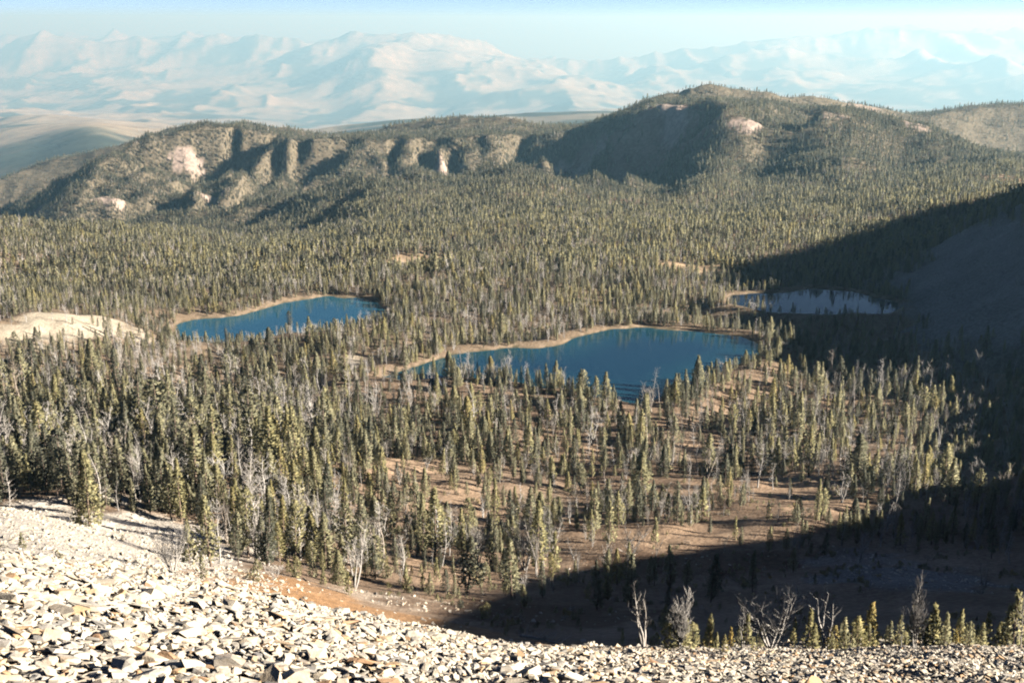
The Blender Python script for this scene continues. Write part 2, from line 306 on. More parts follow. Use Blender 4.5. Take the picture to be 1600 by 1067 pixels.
HEROES = [[-76.93,182.55,14.76,"fir",0.75,1.0,"broad cone-shaped olive fir standing alone on the pale scree slope"],
  [-65.88,200.21,13.73,"column",0.8,1.0,"slim yellow-green conifer at the top edge of the scree beside its leaning twin"],
  [-68.17,201.03,12.69,"ragged",0.6,1.0,"ragged olive conifer close against the slim yellow-green one on the scree edge"],
  [-73.06,203.55,10.88,"column",0.5,1.0,"slim olive conifer between the cone-shaped fir and the pair on the scree edge"],
  [-65.12,222.13,14.72,"column",0.85,1.1,"tallest yellow-green conifer behind the sunny gap in the scree edge"],
  [-38.84,127.95,10.05,"ragged",0.7,1.2,"ragged tall conifer rising from the thicket at the lower tip of the scree"],
  [-39.7,135.23,9.02,"snag",0.2,1.0,"grey dead tree entangled with the ragged conifer at the scree tip"],
  [-45.87,169.01,11.2,"column",0.7,1.2,"olive conifer behind the thicket at the scree tip"],
  [-42.31,175.1,11.95,"fir",0.65,0.8,"bushy double-topped conifer at the head of the orange soil"],
  [-40.95,179.66,10.02,"column",0.75,1.1,"slim conifer tucked against the bushy double-topped one above the orange soil"],
  [-30.02,116.02,2.83,"young",0.6,1.3,"low green bush of young conifer at the upper corner of the orange soil"],
  [-30.16,125.74,2.17,"deadbush",0.3,1.2,"tangle of bleached dead branches beside the low green bush on orange soil"],
  [-34.9,101.79,5.2,"fan",0.25,1.1,"silver dead tree with a wide fan of branches on the lower scree"],
  [-41.04,126.21,5.88,"young",0.7,1.0,"young green conifer beside the silver fan-shaped dead tree"],
  [-31.21,99.88,2.86,"young",0.55,1.0,"short conifer in front of the thicket at the scree tip"],
  [-47.66,96.93,1.78,"young",0.6,1.2,"small bushy conifer alone on the scree near the picture edge"],
  [-41.87,91.79,0.91,"young",0.6,1.8,"low green cushion shrub where the scree meets the big boulders"],
  [-37.38,89.08,0.89,"deadbush",0.4,1.4,"dark twiggy shrub on the lower scree beneath the cone-shaped fir"],
  [-51.7,132.62,0.93,"young",0.7,1.6,"tiny green tuft in the middle of the scree"],
  [-25.95,135.94,2.74,"young",0.8,1.0,"young conifer on the orange soil,leftmost of the scattered saplings"],
  [-25.09,157.28,3.39,"young",0.75,1.0,"bright young conifer above the gravel strip"],
  [-16.16,150.49,4.77,"young",0.8,0.8,"upright sapling in the middle of the gravel strip"],
  [-14.02,155.09,3.13,"young",0.75,1.2,"rounded sapling just beyond the upright one on the gravel"],
  [-12.89,168.4,4.35,"young",0.8,0.8,"sapling at the upper end of the gravel strip by the bare soil"],
  [-14.76,190.93,14.93,"ragged",0.75,1.2,"tall leaning conifer of the big clump over the gravel strip"],
  [-17.6,195.38,12.97,"column",0.7,1.0,"slim conifer in the big clump over the gravel strip"],
  [-12.22,193.74,10.87,"snag",0.3,1.1,"grey dead tree in the big clump over the gravel strip"],
  [-9.83,195.93,9.61,"column",0.8,0.9,"short conifer on the sunny side of the big clump"],
  [-3.88,216.39,13.79,"column",0.8,0.8,"narrow conifer with a dark bare trunk on the open tan ground"],
  [0.83,216.9,10.52,"column",0.7,0.9,"slim conifer just uphill of the narrow one on open tan ground"],
  [4.64,183.76,14.48,"column",0.8,1.1,"tall yellow-green conifer in the clump at the edge of the mountain shadow"],
  [2.4,185.8,11.15,"fan",0.3,0.9,"grey many-stemmed dead tree in the clump at the edge of the mountain shadow"],
  [8.03,185.26,8.15,"young",0.75,0.9,"shorter conifer of the clump at the edge of the mountain shadow"],
  [5.97,184.56,9.16,"snag",0.25,1.0,"bare grey tree squeezed between the two conifers at the shadow edge"],
  [16.45,206.74,7.52,"column",0.75,1.2,"stout conifer on the bare ground beyond the shadow edge"],
  [19.28,200.01,10.49,"ragged",0.65,1.0,"ragged conifer beside the stout one beyond the shadow edge"],
  [23.5,195.15,6.33,"deadbush",0.2,1.0,"pale brushy dead tree right at the shadow edge"],
  [29.54,205.53,5.48,"young",0.7,0.9,"lone young conifer on pinkish bare soil near the shadow edge"],
  [41.88,221.86,8.28,"young",0.75,1.1,"yellow-green bushy conifer on the strip of bare soil above the shadow"],
  [46.13,206.85,4.93,"young",0.8,0.7,"thin sapling where the bare soil dips into the shadow"],
  [55.77,218.74,4.55,"young",0.75,1.0,"small conifer just above the shadow on the sunlit bench"],
  [64.74,213.6,10.32,"column",0.7,0.8,"slim tree at the outer end of the sunlit bench"],
  [75.08,256.89,13.8,"column",0.75,1.0,"tall conifer standing at the back of the sunlit bench"],
  [7.16,52.6,3.23,"forked",0.45,1.0,"sparse forked dead tree with crooked bare limbs on the brow of the talus"],
  [8.62,49.76,3.18,"brush",0.2,1.0,"bushy bleached dead tree rising out of green shrubs on the talus brow"],
  [8.14,50.04,1.49,"young",0.8,1.9,"rounded green shrub at the foot of the bushy bleached dead tree"],
  [9.3,50.61,1.58,"young",0.75,1.6,"green shrub on the shaded side of the bushy bleached dead tree"],
  [14.26,53.38,3.51,"fan",0.2,1.3,"dead tree with limbs fanned like a hand over the dark hollow"],
  [13.43,56.44,2.5,"forked",0.3,0.8,"thin dead tree with one arched limb beside the fan-limbed one"],
  [20.12,61.97,4.49,"forked",0.15,0.9,"slender white forked dead tree standing against the shaded scree"],
  [19.08,45.96,3.41,"brush",0.25,0.8,"upright dead tree with twin tops against the shaded scree"],
  [18.46,45.93,2.23,"snag",0.2,0.8,"small grey dead tree beside the twin-topped one on the brow"],
  [11.48,101.07,1.96,"young",0.8,0.9,"tiny conifer by the foot of the sparse forked dead tree"],
  [11.65,89.03,1.06,"young",0.85,1.4,"low golden shrub in front of the sparse forked dead tree"],
  [13.51,91.27,1.63,"young",0.85,1.3,"low green shrub between the forked and the bushy dead trees"],
  [16.83,82.4,3.18,"young",0.75,1.0,"dense young conifer next to the bushy bleached dead tree"],
  [10.8,49.27,1.11,"young",0.9,1.1,"bright yellow-green sapling at the very edge of the stones"],
  [13.66,56.62,2.19,"young",0.8,1.0,"upright young conifer under the thin arched dead tree"],
  [12.64,50.57,0.83,"young",0.85,1.1,"small sapling pressed against the upright young conifer"],
  [16.94,65.08,1.26,"young",0.6,0.8,"dim little sapling below the fan-limbed dead tree"],
  [18.13,62.63,1.35,"young",0.85,1.2,"round yellowish sapling below the fan-limbed dead tree"],
  [19.3,62.96,2.66,"young",0.85,0.9,"tall golden sapling before the slender white forked tree"],
  [19.97,62.98,1.45,"young",0.8,1.1,"short bushy sapling at the foot of the slender white forked tree"],
  [21.21,61.7,1.11,"young",0.9,1.1,"bright low sapling past the slender white forked tree"],
  [22.4,62.68,2.1,"young",0.8,1.0,"sapling beside the ochre-leaved bush on the brow"],
  [22.99,62.57,3.01,"young",1.0,1.2,"ochre-yellow bushy conifer on the brow of the talus"],
  [17.49,46.91,0.98,"young",0.85,0.9,"little pale sapling below the ochre-yellow bushy conifer"],
  [23.99,61.76,1.79,"young",0.5,1.0,"dark green sapling between the ochre conifer and the twin-topped dead tree"],
  [24.64,61.75,2.25,"young",0.6,0.9,"shaded sapling below the small grey dead tree"],
  [25.56,62.19,2.81,"young",0.8,0.9,"slim sapling in front of the twin-topped dead tree"],
  [26.26,62.1,2.08,"young",0.55,1.0,"dull sapling close behind the slim one by the twin-topped dead tree"],
  [26.84,61.84,2.88,"young",0.85,1.1,"golden bushy sapling just past the twin-topped dead tree"],
  [20.42,45.85,1.8,"young",0.6,1.0,"thin dark sapling following the golden bushy one"],
  [28.75,62.46,2.41,"young",0.8,1.0,"well-lit upright sapling in the thick of the row on the brow"],
  [20.91,44.45,1.29,"young",0.55,1.1,"dark squat sapling beside the well-lit upright one"],
  [35.19,73.6,1.64,"young",0.75,0.9,"pale stunted sapling near the end of the row on the brow"],
  [29.92,61.2,2.45,"young",0.8,1.0,"pointed young conifer near the end of the row on the brow"],
  [30.36,60.7,1.63,"young",0.85,0.9,"little bright conifer in front of the end of the row"],
  [31.02,60.97,2.93,"young",0.5,1.0,"dark young conifer second from the end of the row"],
  [31.38,60.66,3.67,"young",0.75,1.0,"tall young conifer ending the row on the brow"],
  [30.21,57.55,3.54,"snag",0.5,1.0,"half-dead grey tree at the very end of the row on the brow"],
  [3.08,103.85,2.01,"log",0.2,1.0,"bleached fallen tree with bare limbs lying in the shadow below the talus"],
  [-25.81,355.5,9.18,"boulder",0.2,1.0,"shade-darkened boulder-like rock outcrop among trees by the tip of the middle lake"]]

# ------------------------------------------------------------------ materials
def new_mat(name, rough=0.9, spec=0.15):
    m = bpy.data.materials.new(name); m.use_nodes = True
    n = m.node_tree.nodes; b = n['Principled BSDF']
    b.inputs['Roughness'].default_value = rough
    b.inputs['Specular IOR Level'].default_value = spec
    return m, n, m.node_tree.links, b

def mixc(n, l, a, b, fac, blend='MIX'):
    x = n.new('ShaderNodeMix'); x.data_type = 'RGBA'; x.blend_type = blend
    for s, v in ((6, a), (7, b)):
        if isinstance(v, (tuple, list)): x.inputs[s].default_value = (*v, 1)
        else: l.new(v, x.inputs[s])
    if isinstance(fac, (int, float)): x.inputs[0].default_value = fac
    else: l.new(fac, x.inputs[0])
    return x.outputs[2]

def noise(n, l, scale, detail=4, rough=.6, vec=None):
    t = n.new('ShaderNodeTexNoise'); t.inputs['Scale'].default_value = scale
    t.inputs['Detail'].default_value = detail; t.inputs['Roughness'].default_value = rough
    if vec is not None: l.new(vec, t.inputs['Vector'])
    return t.outputs['Fac']

def ramp(n, l, fac, stops):
    r = n.new('ShaderNodeValToRGB'); e = r.color_ramp.elements
    while len(e) < len(stops): e.new(0.5)
    for k, (p, c) in enumerate(stops): e[k].position = p; e[k].color = (*c, 1)
    l.new(fac, r.inputs[0]); return r.outputs[0]

def attr(n, name, kind='GEOMETRY'):
    a = n.new('ShaderNodeAttribute'); a.attribute_name = name; a.attribute_type = kind; return a

def ground_mat(name, fine, coarse, bump=0.5, dist=0.3):
    m, n, l, b = new_mat(name, 0.95, 0.1)
    g = n.new('ShaderNodeNewGeometry').outputs['Position']
    c = attr(n, 'col').outputs['Color']
    f1 = noise(n, l, fine, 5, .65, g); f2 = noise(n, l, coarse, 4, .6, g)
    v1 = ramp(n, l, f1, [(.3, (.62, .60, .58)), (.7, (1.3, 1.28, 1.25))])
    v2 = ramp(n, l, f2, [(.3, (.85, .83, .82)), (.7, (1.14, 1.12, 1.1))])
    c = mixc(n, l, c, v1, 1.0, 'MULTIPLY'); c = mixc(n, l, c, v2, 1.0, 'MULTIPLY')
    l.new(c, b.inputs['Base Color'])
    bp = n.new('ShaderNodeBump'); bp.inputs['Strength'].default_value = bump; bp.inputs['Distance'].default_value = dist
    l.new(f1, bp.inputs['Height']); l.new(bp.outputs[0], b.inputs['Normal'])
    return m

M_TALUS = ground_mat('talus_ground', 3.5, .2, .8, .12)
M_BASIN = ground_mat('basin_ground', 1.1, .07, .7, .5)
M_RIDGE = ground_mat('ridge_ground', .16, .02, .6, 2.0)
M_FAR = ground_mat('far_ground', .0025, .0005, .6, 60.0)
M_MTN = ground_mat('mountain_scree', .8, .05, .8, .8)

def rock_mat():
    m, n, l, b = new_mat('rock', .9, .2)
    t = attr(n, 'tint', 'INSTANCER').outputs['Fac']
    g = n.new('ShaderNodeNewGeometry').outputs['Position']
    c = ramp(n, l, t, [(0, (.27, .255, .24)), (.22, (.38, .35, .31)), (.5, (.48, .43, .36)), (.75, (.45, .36, .26)), (.9, (.40, .27, .16)), (1, (.30, .19, .12))])
    f = noise(n, l, 2.2, 5, .65, g)
    c = mixc(n, l, c, ramp(n, l, f, [(.3, (.72, .66, .58)), (.55, (1, 1, 1)), (.75, (1.12, 1.12, 1.12))]), 1.0, 'MULTIPLY')
    f3 = noise(n, l, .9, 3, .6, g)
    c = mixc(n, l, c, (.45, .27, .13), ramp(n, l, f3, [(.58, (0, 0, 0)), (.72, (.45, .45, .45))]))
    l.new(c, b.inputs['Base Color'])
    bp = n.new('ShaderNodeBump'); bp.inputs['Strength'].default_value = .5; bp.inputs['Distance'].default_value = .04
    l.new(noise(n, l, 9, 4, .7, g), bp.inputs['Height']); l.new(bp.outputs[0], b.inputs['Normal'])
    return m
M_ROCK = rock_mat()
M_SHADEROCK, _n1, _l1, _b1 = new_mat('shaded_rock', .9, .2); _l1.new(ramp(_n1, _l1, noise(_n1, _l1, .8, 5, .65), [(.3, (.02, .022, .03)), (.7, (.06, .06, .075))]), _b1.inputs['Base Color'])  # shade on the outcrop is put into its near-black colour

def leaf_mat():
    m, n, l, b = new_mat('conifer_needles', .75, .15)
    t = attr(n, 'tint', 'INSTANCER').outputs['Fac']
    v = attr(n, 'leaf').outputs['Fac']
    c = ramp(n, l, t, [(0, (.085, .092, .075)), (.2, (.17, .168, .122)), (.42, (.285, .272, .178)), (.75, (.315, .288, .150)), (1, (.34, .255, .09))])
    c = mixc(n, l, c, ramp(n, l, v, [(0, (.5, .55, .55)), (.6, (1, 1, 1)), (1, (1.5, 1.4, 1.3))]), 1.0, 'MULTIPLY')
    l.new(c, b.inputs['Base Color'])
    tr = n.new('ShaderNodeBsdfTranslucent'); l.new(c, tr.inputs[0]); mx = n.new('ShaderNodeMixShader'); mx.inputs[0].default_value = .42
    l.new(b.outputs[0], mx.inputs[1]); l.new(tr.outputs[0], mx.inputs[2]); l.new(mx.outputs[0], n['Material Output'].inputs['Surface'])
    return m
M_LEAF = leaf_mat()

def bark_mat(name, stops):
    m, n, l, b = new_mat(name, .85, .1)
    t = attr(n, 'tint', 'INSTANCER').outputs['Fac']
    g = n.new('ShaderNodeNewGeometry').outputs['Position']
    c = ramp(n, l, t, stops)
    c = mixc(n, l, c, ramp(n, l, noise(n, l, 3, 3, .6, g), [(.3, (.6, .58, .55)), (.7, (1.2, 1.2, 1.2))]), 1.0, 'MULTIPLY')
    l.new(c, b.inputs['Base Color']); return m
M_BARK = bark_mat('bark', [(0, (.13, .10, .085)), (1, (.20, .145, .11))])
M_DEAD = bark_mat('dead_wood', [(0, (.42, .40, .385)), (.5, (.32, .29, .265)), (1, (.26, .19, .13))])

def water_mat(name, deep, shallow, rough):
    m, n, l, b = new_mat(name, rough, .5)
    b.inputs['IOR'].default_value = 1.45
    d = attr(n, 'depth').outputs['Fac']
    l.new(ramp(n, l, d, [(0, shallow), (.35, tuple((a + c) / 2 for a, c in zip(deep, shallow))), (1, deep)]), b.inputs['Base Color'])
    g = n.new('ShaderNodeNewGeometry').outputs['Position']
    bp = n.new('ShaderNodeBump'); bp.inputs['Strength'].default_value = .06; bp.inputs['Distance'].default_value = .05
    l.new(noise(n, l, .9, 3, .6, g), bp.inputs['Height']); l.new(bp.outputs[0], b.inputs['Normal'])
    l.new(ramp(n, l, noise(n, l, .028, 3, .55, g), [(.42, (rough,) * 3), (.62, (.16,) * 3)]), b.inputs['Roughness'])      # wind patches
    return m

# ------------------------------------------------------------------ helpers
def mesh_obj(name, verts, faces, mat, parent=None, smooth_=False):
    me = bpy.data.meshes.new(name); me.from_pydata([tuple(v) for v in verts], [], faces); me.update()
    me.materials.append(mat)
    if smooth_: me.polygons.foreach_set('use_smooth', [True] * len(me.polygons))
    o = bpy.data.objects.new(name, me); COL.objects.link(o)
    if parent: o.parent = parent
    return o

def grid_obj(name, X, Y, Z, col, mat):
    nr, nc = X.shape
    me = bpy.data.meshes.new(name)
    me.vertices.add(nr * nc); me.vertices.foreach_set('co', np.stack([X, Y, Z], -1).astype(np.float32).ravel())
    i = np.arange(nr * nc).reshape(nr, nc)
    q = np.stack([i[:-1, :-1], i[:-1, 1:], i[1:, 1:], i[1:, :-1]], -1).reshape(-1, 4)
    me.loops.add(q.size); me.loops.foreach_set('vertex_index', q.ravel().astype(np.int32))
    me.polygons.add(len(q)); me.polygons.foreach_set('loop_start', (np.arange(len(q)) * 4).astype(np.int32))
    me.update(calc_edges=True); me.validate()
    me.polygons.foreach_set('use_smooth', np.ones(len(q), bool))
    a = me.color_attributes.new('col', 'FLOAT_COLOR', 'POINT')
    a.data.foreach_set('color', np.concatenate([col.reshape(-1, 3), np.ones((nr * nc, 1))], 1).astype(np.float32).ravel())
    me.materials.append(mat)
    o = bpy.data.objects.new(name, me); COL.objects.link(o); o['kind'] = 'structure'
    return o

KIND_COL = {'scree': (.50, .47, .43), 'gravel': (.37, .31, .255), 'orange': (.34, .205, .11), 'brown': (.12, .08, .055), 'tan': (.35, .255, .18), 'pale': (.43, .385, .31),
            'meadow': (.36, .27, .18), 'shadescree': (.20, .197, .195), 'pinkrock': (.31, .255, .225), 'redrock': (.20, .135, .11)}  # grey scree under the mountain's shadow has that shade deepened in its colour
KIND_TREES = {'scree': .03, 'gravel': .05, 'orange': .0, 'brown': .05, 'tan': .3, 'pale': .05, 'meadow': .0, 'shadescree': .0, 'pinkrock': .06, 'redrock': .22}

def blob_w(x, y, b):
    bx, by, rx, ry, kind, st = b
    m = (np.abs(x - bx) < rx * 1.7) & (np.abs(y - by) < ry * 1.7)
    w = np.zeros(np.shape(x))
    if not m.any(): return w
    xx, yy = x[m], y[m]; s = max(min(rx, ry) * .45, 1.0)
    d = np.hypot((xx - bx) / rx, (yy - by) / ry) + .30 * fbm(xx / s, yy / s, 3, 200 + int(abs(bx)))
    w[m] = st * (1 - smooth(.75, 1.1, d)); return w

def mixv(c, k, w):
    return c * (1 - w[..., None]) + np.array(k) * w[..., None]

def land_colour(x, y, z):
    n1 = fbm(x / 25, y / 25, 4, 300); n2 = fbm(x / 6, y / 6, 3, 310)
    c = np.ones(x.shape + (3,)) * np.array((.20, .145, .105))
    c = mixv(c, (.31, .235, .175), np.clip(.35 + .5 * n1 + .3 * n2, 0, 1))
    c = mixv(c, (.44, .40, .345), 1 - smooth(66, 100, np.hypot(x, y)))
    c = mixv(c, (.115, .102, .075), smooth(1250, 1600, y) * .95)
    c = mixv(c, (.18, .145, .105), smooth(330, 420, y) * (1 - smooth(1200, 1300, y)) * .65)
    for i, (lz, poly, reach) in enumerate(LAKES):
        if (np.abs(x - poly[0][0]) < 300).any() and (np.abs(y - poly[0][1]) < 300).any():
            d = lake_dist(x, y, i)
            c = mixv(c, (.28, .22, .165), (1 - smooth(.3, 1.2, d + .8 * n2)) * (d > 0)); c = mixv(c, (.10, .09, .06), (d <= .3) * 1.0)
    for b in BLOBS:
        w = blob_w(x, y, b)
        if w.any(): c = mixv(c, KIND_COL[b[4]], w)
    return c

# ------------------------------------------------------------------ terrain
def fan(y0, y1, n, cols, k=0.64, c0=75):
    ys = np.linspace(y0, y1, n) if y0 < 40 else np.geomspace(y0, y1, n)
    s = np.linspace(-1, 1, cols)
    Y = np.repeat(ys[:, None], cols, 1); X = s[None, :] * (k * np.maximum(Y, 0) + c0)
    return X, Y
X, Y = fan(-14, 66, 230, 340, .82, 30); Z = H(X, Y) - .05
grid_obj('talus_terrain', X, Y, Z, land_colour(X, Y, Z), M_TALUS)
X, Y = fan(65.5, 1250, 500, 520, .82, 30); Z = H(X, Y)
grid_obj('basin_terrain', X, Y, Z, land_colour(X, Y, Z), M_BASIN)
X, Y = fan(1246, 3600, 310, 760, .82, 60); Z = H(X, Y)
grid_obj('ridge_terrain', X, Y, Z, land_colour(X, Y, Z), M_RIDGE)
X, Y = fan(3560, 95000, 430, 760, .82, 60); Z = H(X, Y)
n1 = fbm(X / 2100, Y / 2700, 5, 400); n2 = fbm(X / 620, Y / 800, 4, 410)
c = np.ones(X.shape + (3,)) * np.array((.31, .265, .20))
c = mixv(c, (.25, .22, .17), np.clip(.4 + n1, 0, 1))
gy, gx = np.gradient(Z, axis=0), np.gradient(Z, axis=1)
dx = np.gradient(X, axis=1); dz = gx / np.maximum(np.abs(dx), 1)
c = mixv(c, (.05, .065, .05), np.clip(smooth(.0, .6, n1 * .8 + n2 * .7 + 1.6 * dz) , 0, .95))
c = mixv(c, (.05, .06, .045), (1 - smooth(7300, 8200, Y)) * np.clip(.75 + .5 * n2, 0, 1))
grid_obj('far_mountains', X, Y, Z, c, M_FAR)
# the mountain that shades the right of the basin
U, V = np.meshgrid(np.concatenate([np.linspace(-160, 340, 220), np.linspace(350, 900, 30)]), np.concatenate([np.linspace(-150, 900, 420), np.linspace(905, 2000, 120)]))
X = U * UA[0] + V * VA[0]; Y = U * UA[1] + V * VA[1]; Z = Hm(X, Y)
HZ = H(X, Y)
Z = np.where(np.hypot(X, Y) < 75, np.minimum(Z, HZ - 3), Z)
keep = HZ - Z
Z = np.where(keep > 12, Z - 30, Z)
c = np.ones(X.shape + (3,)) * np.array((.18, .176, .172)); c = mixv(c, (.135, .12, .105), np.clip(.4 + .6 * fbm(X / 40, Y / 40, 4, 500), 0, 1))  # face colour darkened to deepen the shadow lying on the mountain
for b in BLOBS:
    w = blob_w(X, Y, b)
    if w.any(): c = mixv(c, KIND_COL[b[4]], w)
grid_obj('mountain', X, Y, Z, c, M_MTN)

# ------------------------------------------------------------------ lakes
WMATS = [water_mat('lake_water', (.006, .030, .058), (.010, .055, .075), .02), water_mat('lake_water_blue', (.012, .060, .105), (.018, .085, .12), .03), water_mat('lake_water_dark', (.004, .010, .018), (.006, .012, .018), .02)]
for i, (lz, poly, reach) in enumerate(LAKES):
    p = np.array(poly); x0, y0 = p.min(0) - 8; x1, y1 = p.max(0) + 8
    X, Y = np.meshgrid(np.arange(x0, x1, 1.2), np.arange(y0, y1, 1.2)); D = lake_dist(X, Y, i)
    idx = -np.ones(X.shape, int); faces = []; use = D < 3.0
    q = use[:-1, :-1] & use[1:, :-1] & use[:-1, 1:] & use[1:, 1:]
    vs = []; 
    for r_, c_ in zip(*np.nonzero(q)):
        f = []
        for a, b in ((0, 0), (0, 1), (1, 1), (1, 0)):
            if idx[r_ + a, c_ + b] < 0: idx[r_ + a, c_ + b] = len(vs); vs.append((X[r_ + a, c_ + b], Y[r_ + a, c_ + b], lz))
            f.append(idx[r_ + a, c_ + b])
        faces.append(f)
    o = mesh_obj('lake', vs, faces, WMATS[i], None, True); o['kind'] = 'structure'
    va_ = np.array(vs); dd = np.clip(-lake_dist(va_[:, 0], va_[:, 1], i) / 22.0, 0, 1)
    a = o.data.attributes.new('depth', 'FLOAT', 'POINT'); a.data.foreach_set('value', dd.astype(np.float32))

# ------------------------------------------------------------------ tree shapes
def tube(V, F, pts, rad, sides=4):
    base = len(V)
    for k, (p, r) in enumerate(zip(pts, rad)):
        d = (pts[min(k + 1, len(pts) - 1)] - pts[max(k - 1, 0)]).normalized()
        a = d.orthogonal().normalized(); b = d.cross(a)
        for s in range(sides):
            t = 2 * math.pi * s / sides
            V.append(p + (a * math.cos(t) + b * math.sin(t)) * r)
    for k in range(len(pts) - 1):
        for s in range(sides):
            F.append((base + k * sides + s, base + k * sides + (s + 1) % sides, base + (k + 1) * sides + (s + 1) % sides, base + (k + 1) * sides + s))

def tuft(V, F, L, p, d, ln, wd, val, rnd, out=Vector((0, 0, 1)), NN=None):
    a = d.orthogonal().normalized(); ang = rnd.uniform(0, math.pi)
    a = Quaternion(d, ang) @ a
    for k in range(2):
        s = Quaternion(d, k * math.pi / 2) @ a
        i = len(V)
        V += [p - d * ln * .35, p + s * wd * .5 + d * ln * .1, p + d * ln * .65, p - s * wd * .5 + d * ln * rnd.uniform(-.1, .25)]
        nf = (V[i + 1] - V[i]).cross(V[i + 2] - V[i])
        F += [(i, i + 1, i + 2), (i, i + 2, i + 3)] if nf.dot(out) > 0 else [(i + 2, i + 1, i), (i + 3, i + 2, i)]
        L += [val] * 4
        if NN is not None: NN += [(out * .9 + d * .35 + Vector((rnd.uniform(-.35, .35), rnd.uniform(-.35, .35), rnd.uniform(-.2, .45)))).normalized()] * 4

def conifer(seed, h, rad, n, prof, base=.08, up=.35, ragged=.3, tops=1, core=.25, ln=.62):
    """trunk (V, F) and crown (V, F, leaf values)"""
    r = random.Random(seed); TV, TF, CV, CF, CL, CN = [], [], [], [], [], []
    for k in range(tops):
        hh = h * (1 if k == 0 else r.uniform(.6, .85)); off = Vector((0, 0, 0)) if k == 0 else Vector((r.uniform(-1, 1), r.uniform(-1, 1), 0)) * rad * .9
        bend = Vector((r.uniform(-.3, .3), r.uniform(-.3, .3), 0))
        axis = lambda t: off * min(1, t * 3 + .3) + bend * math.sin(t * 2.2) + Vector((0, 0, t * hh))
        tube(TV, TF, [axis(t) for t in (-.03, .15, .4, .7, 1)], [h * .016, h * .013, h * .010, h * .006, .01], 6)
        lob = [(r.uniform(0, 6.28), r.uniform(0, 1), r.uniform(.6, 1.25)) for _ in range(14)]
        for i in range(int(n / tops * (1 if k == 0 else .8))):
            t = base + (1 - base) * (i + r.random()) / (n / tops)
            if t > 1: t = 1
            a = r.uniform(0, 6.28318)
            R = rad * prof(t) * (.9 if tops > 1 else 1)
            g = 1.0
            for (la, lt, lv) in lob:
                if abs(lt - t) < .06 and math.cos(a - la) > .1: g *= lv if ragged > .2 else (lv + 1) / 2
            q = R * g * (core + (1 - core) * math.sqrt(r.random())) * (1 + ragged * r.uniform(-.5, .5))
            out = Vector((math.cos(a), math.sin(a), 0))
            p = axis(t) + out * q + Vector((0, 0, r.uniform(-.1, .15)))
            d = (out * (1 - up) + Vector((0, 0, up * r.uniform(.3, 1.6))) + Vector((r.uniform(-.4, .4), r.uniform(-.4, .4), r.uniform(-.3, .3)))).normalized()
            tuft(CV, CF, CL, p, d, ln * r.uniform(.7, 1.3), ln * r.uniform(.45, .8), min(1, max(0, r.gauss(.55, .22))), r, (out + Vector((0, 0, .25))).normalized(), CN)
    return (TV, TF), (CV, CF, CL, CN)

def branch(V, F, p, d, ln, rd, r, depth, upw, sides=3):
    n = 3; pts = [p.copy()]; rads = [rd]
    dd = d.copy()
    for k in range(n):
        dd = (dd + Vector((r.uniform(-.28, .28), r.uniform(-.28, .28), upw * r.uniform(.1, .5)))).normalized()
        pts.append(pts[-1] + dd * ln / n); rads.append(max(rd * (1 - (k + 1) / n * .85), .009))
        if depth > 0:
            for _ in range(r.randint(1, 3)):
                q = (dd + Vector((r.uniform(-.9, .9), r.uniform(-.9, .9), r.uniform(-.1, .8)))).normalized()
                branch(V, F, pts[-1], q, ln * r.uniform(.3, .55), max(rads[-1] * .7, .009), r, depth - 1, upw)
    tube(V, F, pts, rads, sides)

def snag(seed, h, stems=1, spread=.1, side=22, slen=.16, depth=1, upw=.5, low=.2, thick=.013, crook=.25):
    r = random.Random(seed); TV, TF, BV, BF = [], [], [], []
    for s in range(stems):
        hh = h * (1 if s == 0 else r.uniform(.65, 1.0)); a = 6.283 * s / max(stems, 1) + r.uniform(-.5, .5)
        tilt = 0 if stems == 1 else spread * r.uniform(.6, 1.2)
        d = Vector((math.cos(a) * tilt, math.sin(a) * tilt, 1)).normalized()
        pts = [Vector((0, 0, -.05 * h))]; nseg = 7
        for k in range(nseg):
            d = (d + Vector((r.uniform(-crook, crook), r.uniform(-crook, crook), .12)) * .5).normalized(); pts.append(pts[-1] + d * hh * 1.04 / nseg)
        rad = [h * thick * (1 - .85 * k / nseg) for k in range(nseg + 1)]
        tube(TV, TF, pts, rad, 5)
        for b in range(side // stems):
            t = low + (1 - low) * r.random(); f = t * nseg; k = min(int(f), nseg - 1); p = pts[k].lerp(pts[k + 1], f - k)
            a = r.uniform(0, 6.283); q = Vector((math.cos(a), math.sin(a), upw * r.uniform(.2, 1.6))).normalized()
            branch(BV, BF, p, q, h * slen * r.uniform(.6, 1.4) * (1.15 - .6 * t), h * thick * .55 * (1.25 - t), r, depth, upw)
    return (TV, TF), (BV, BF)

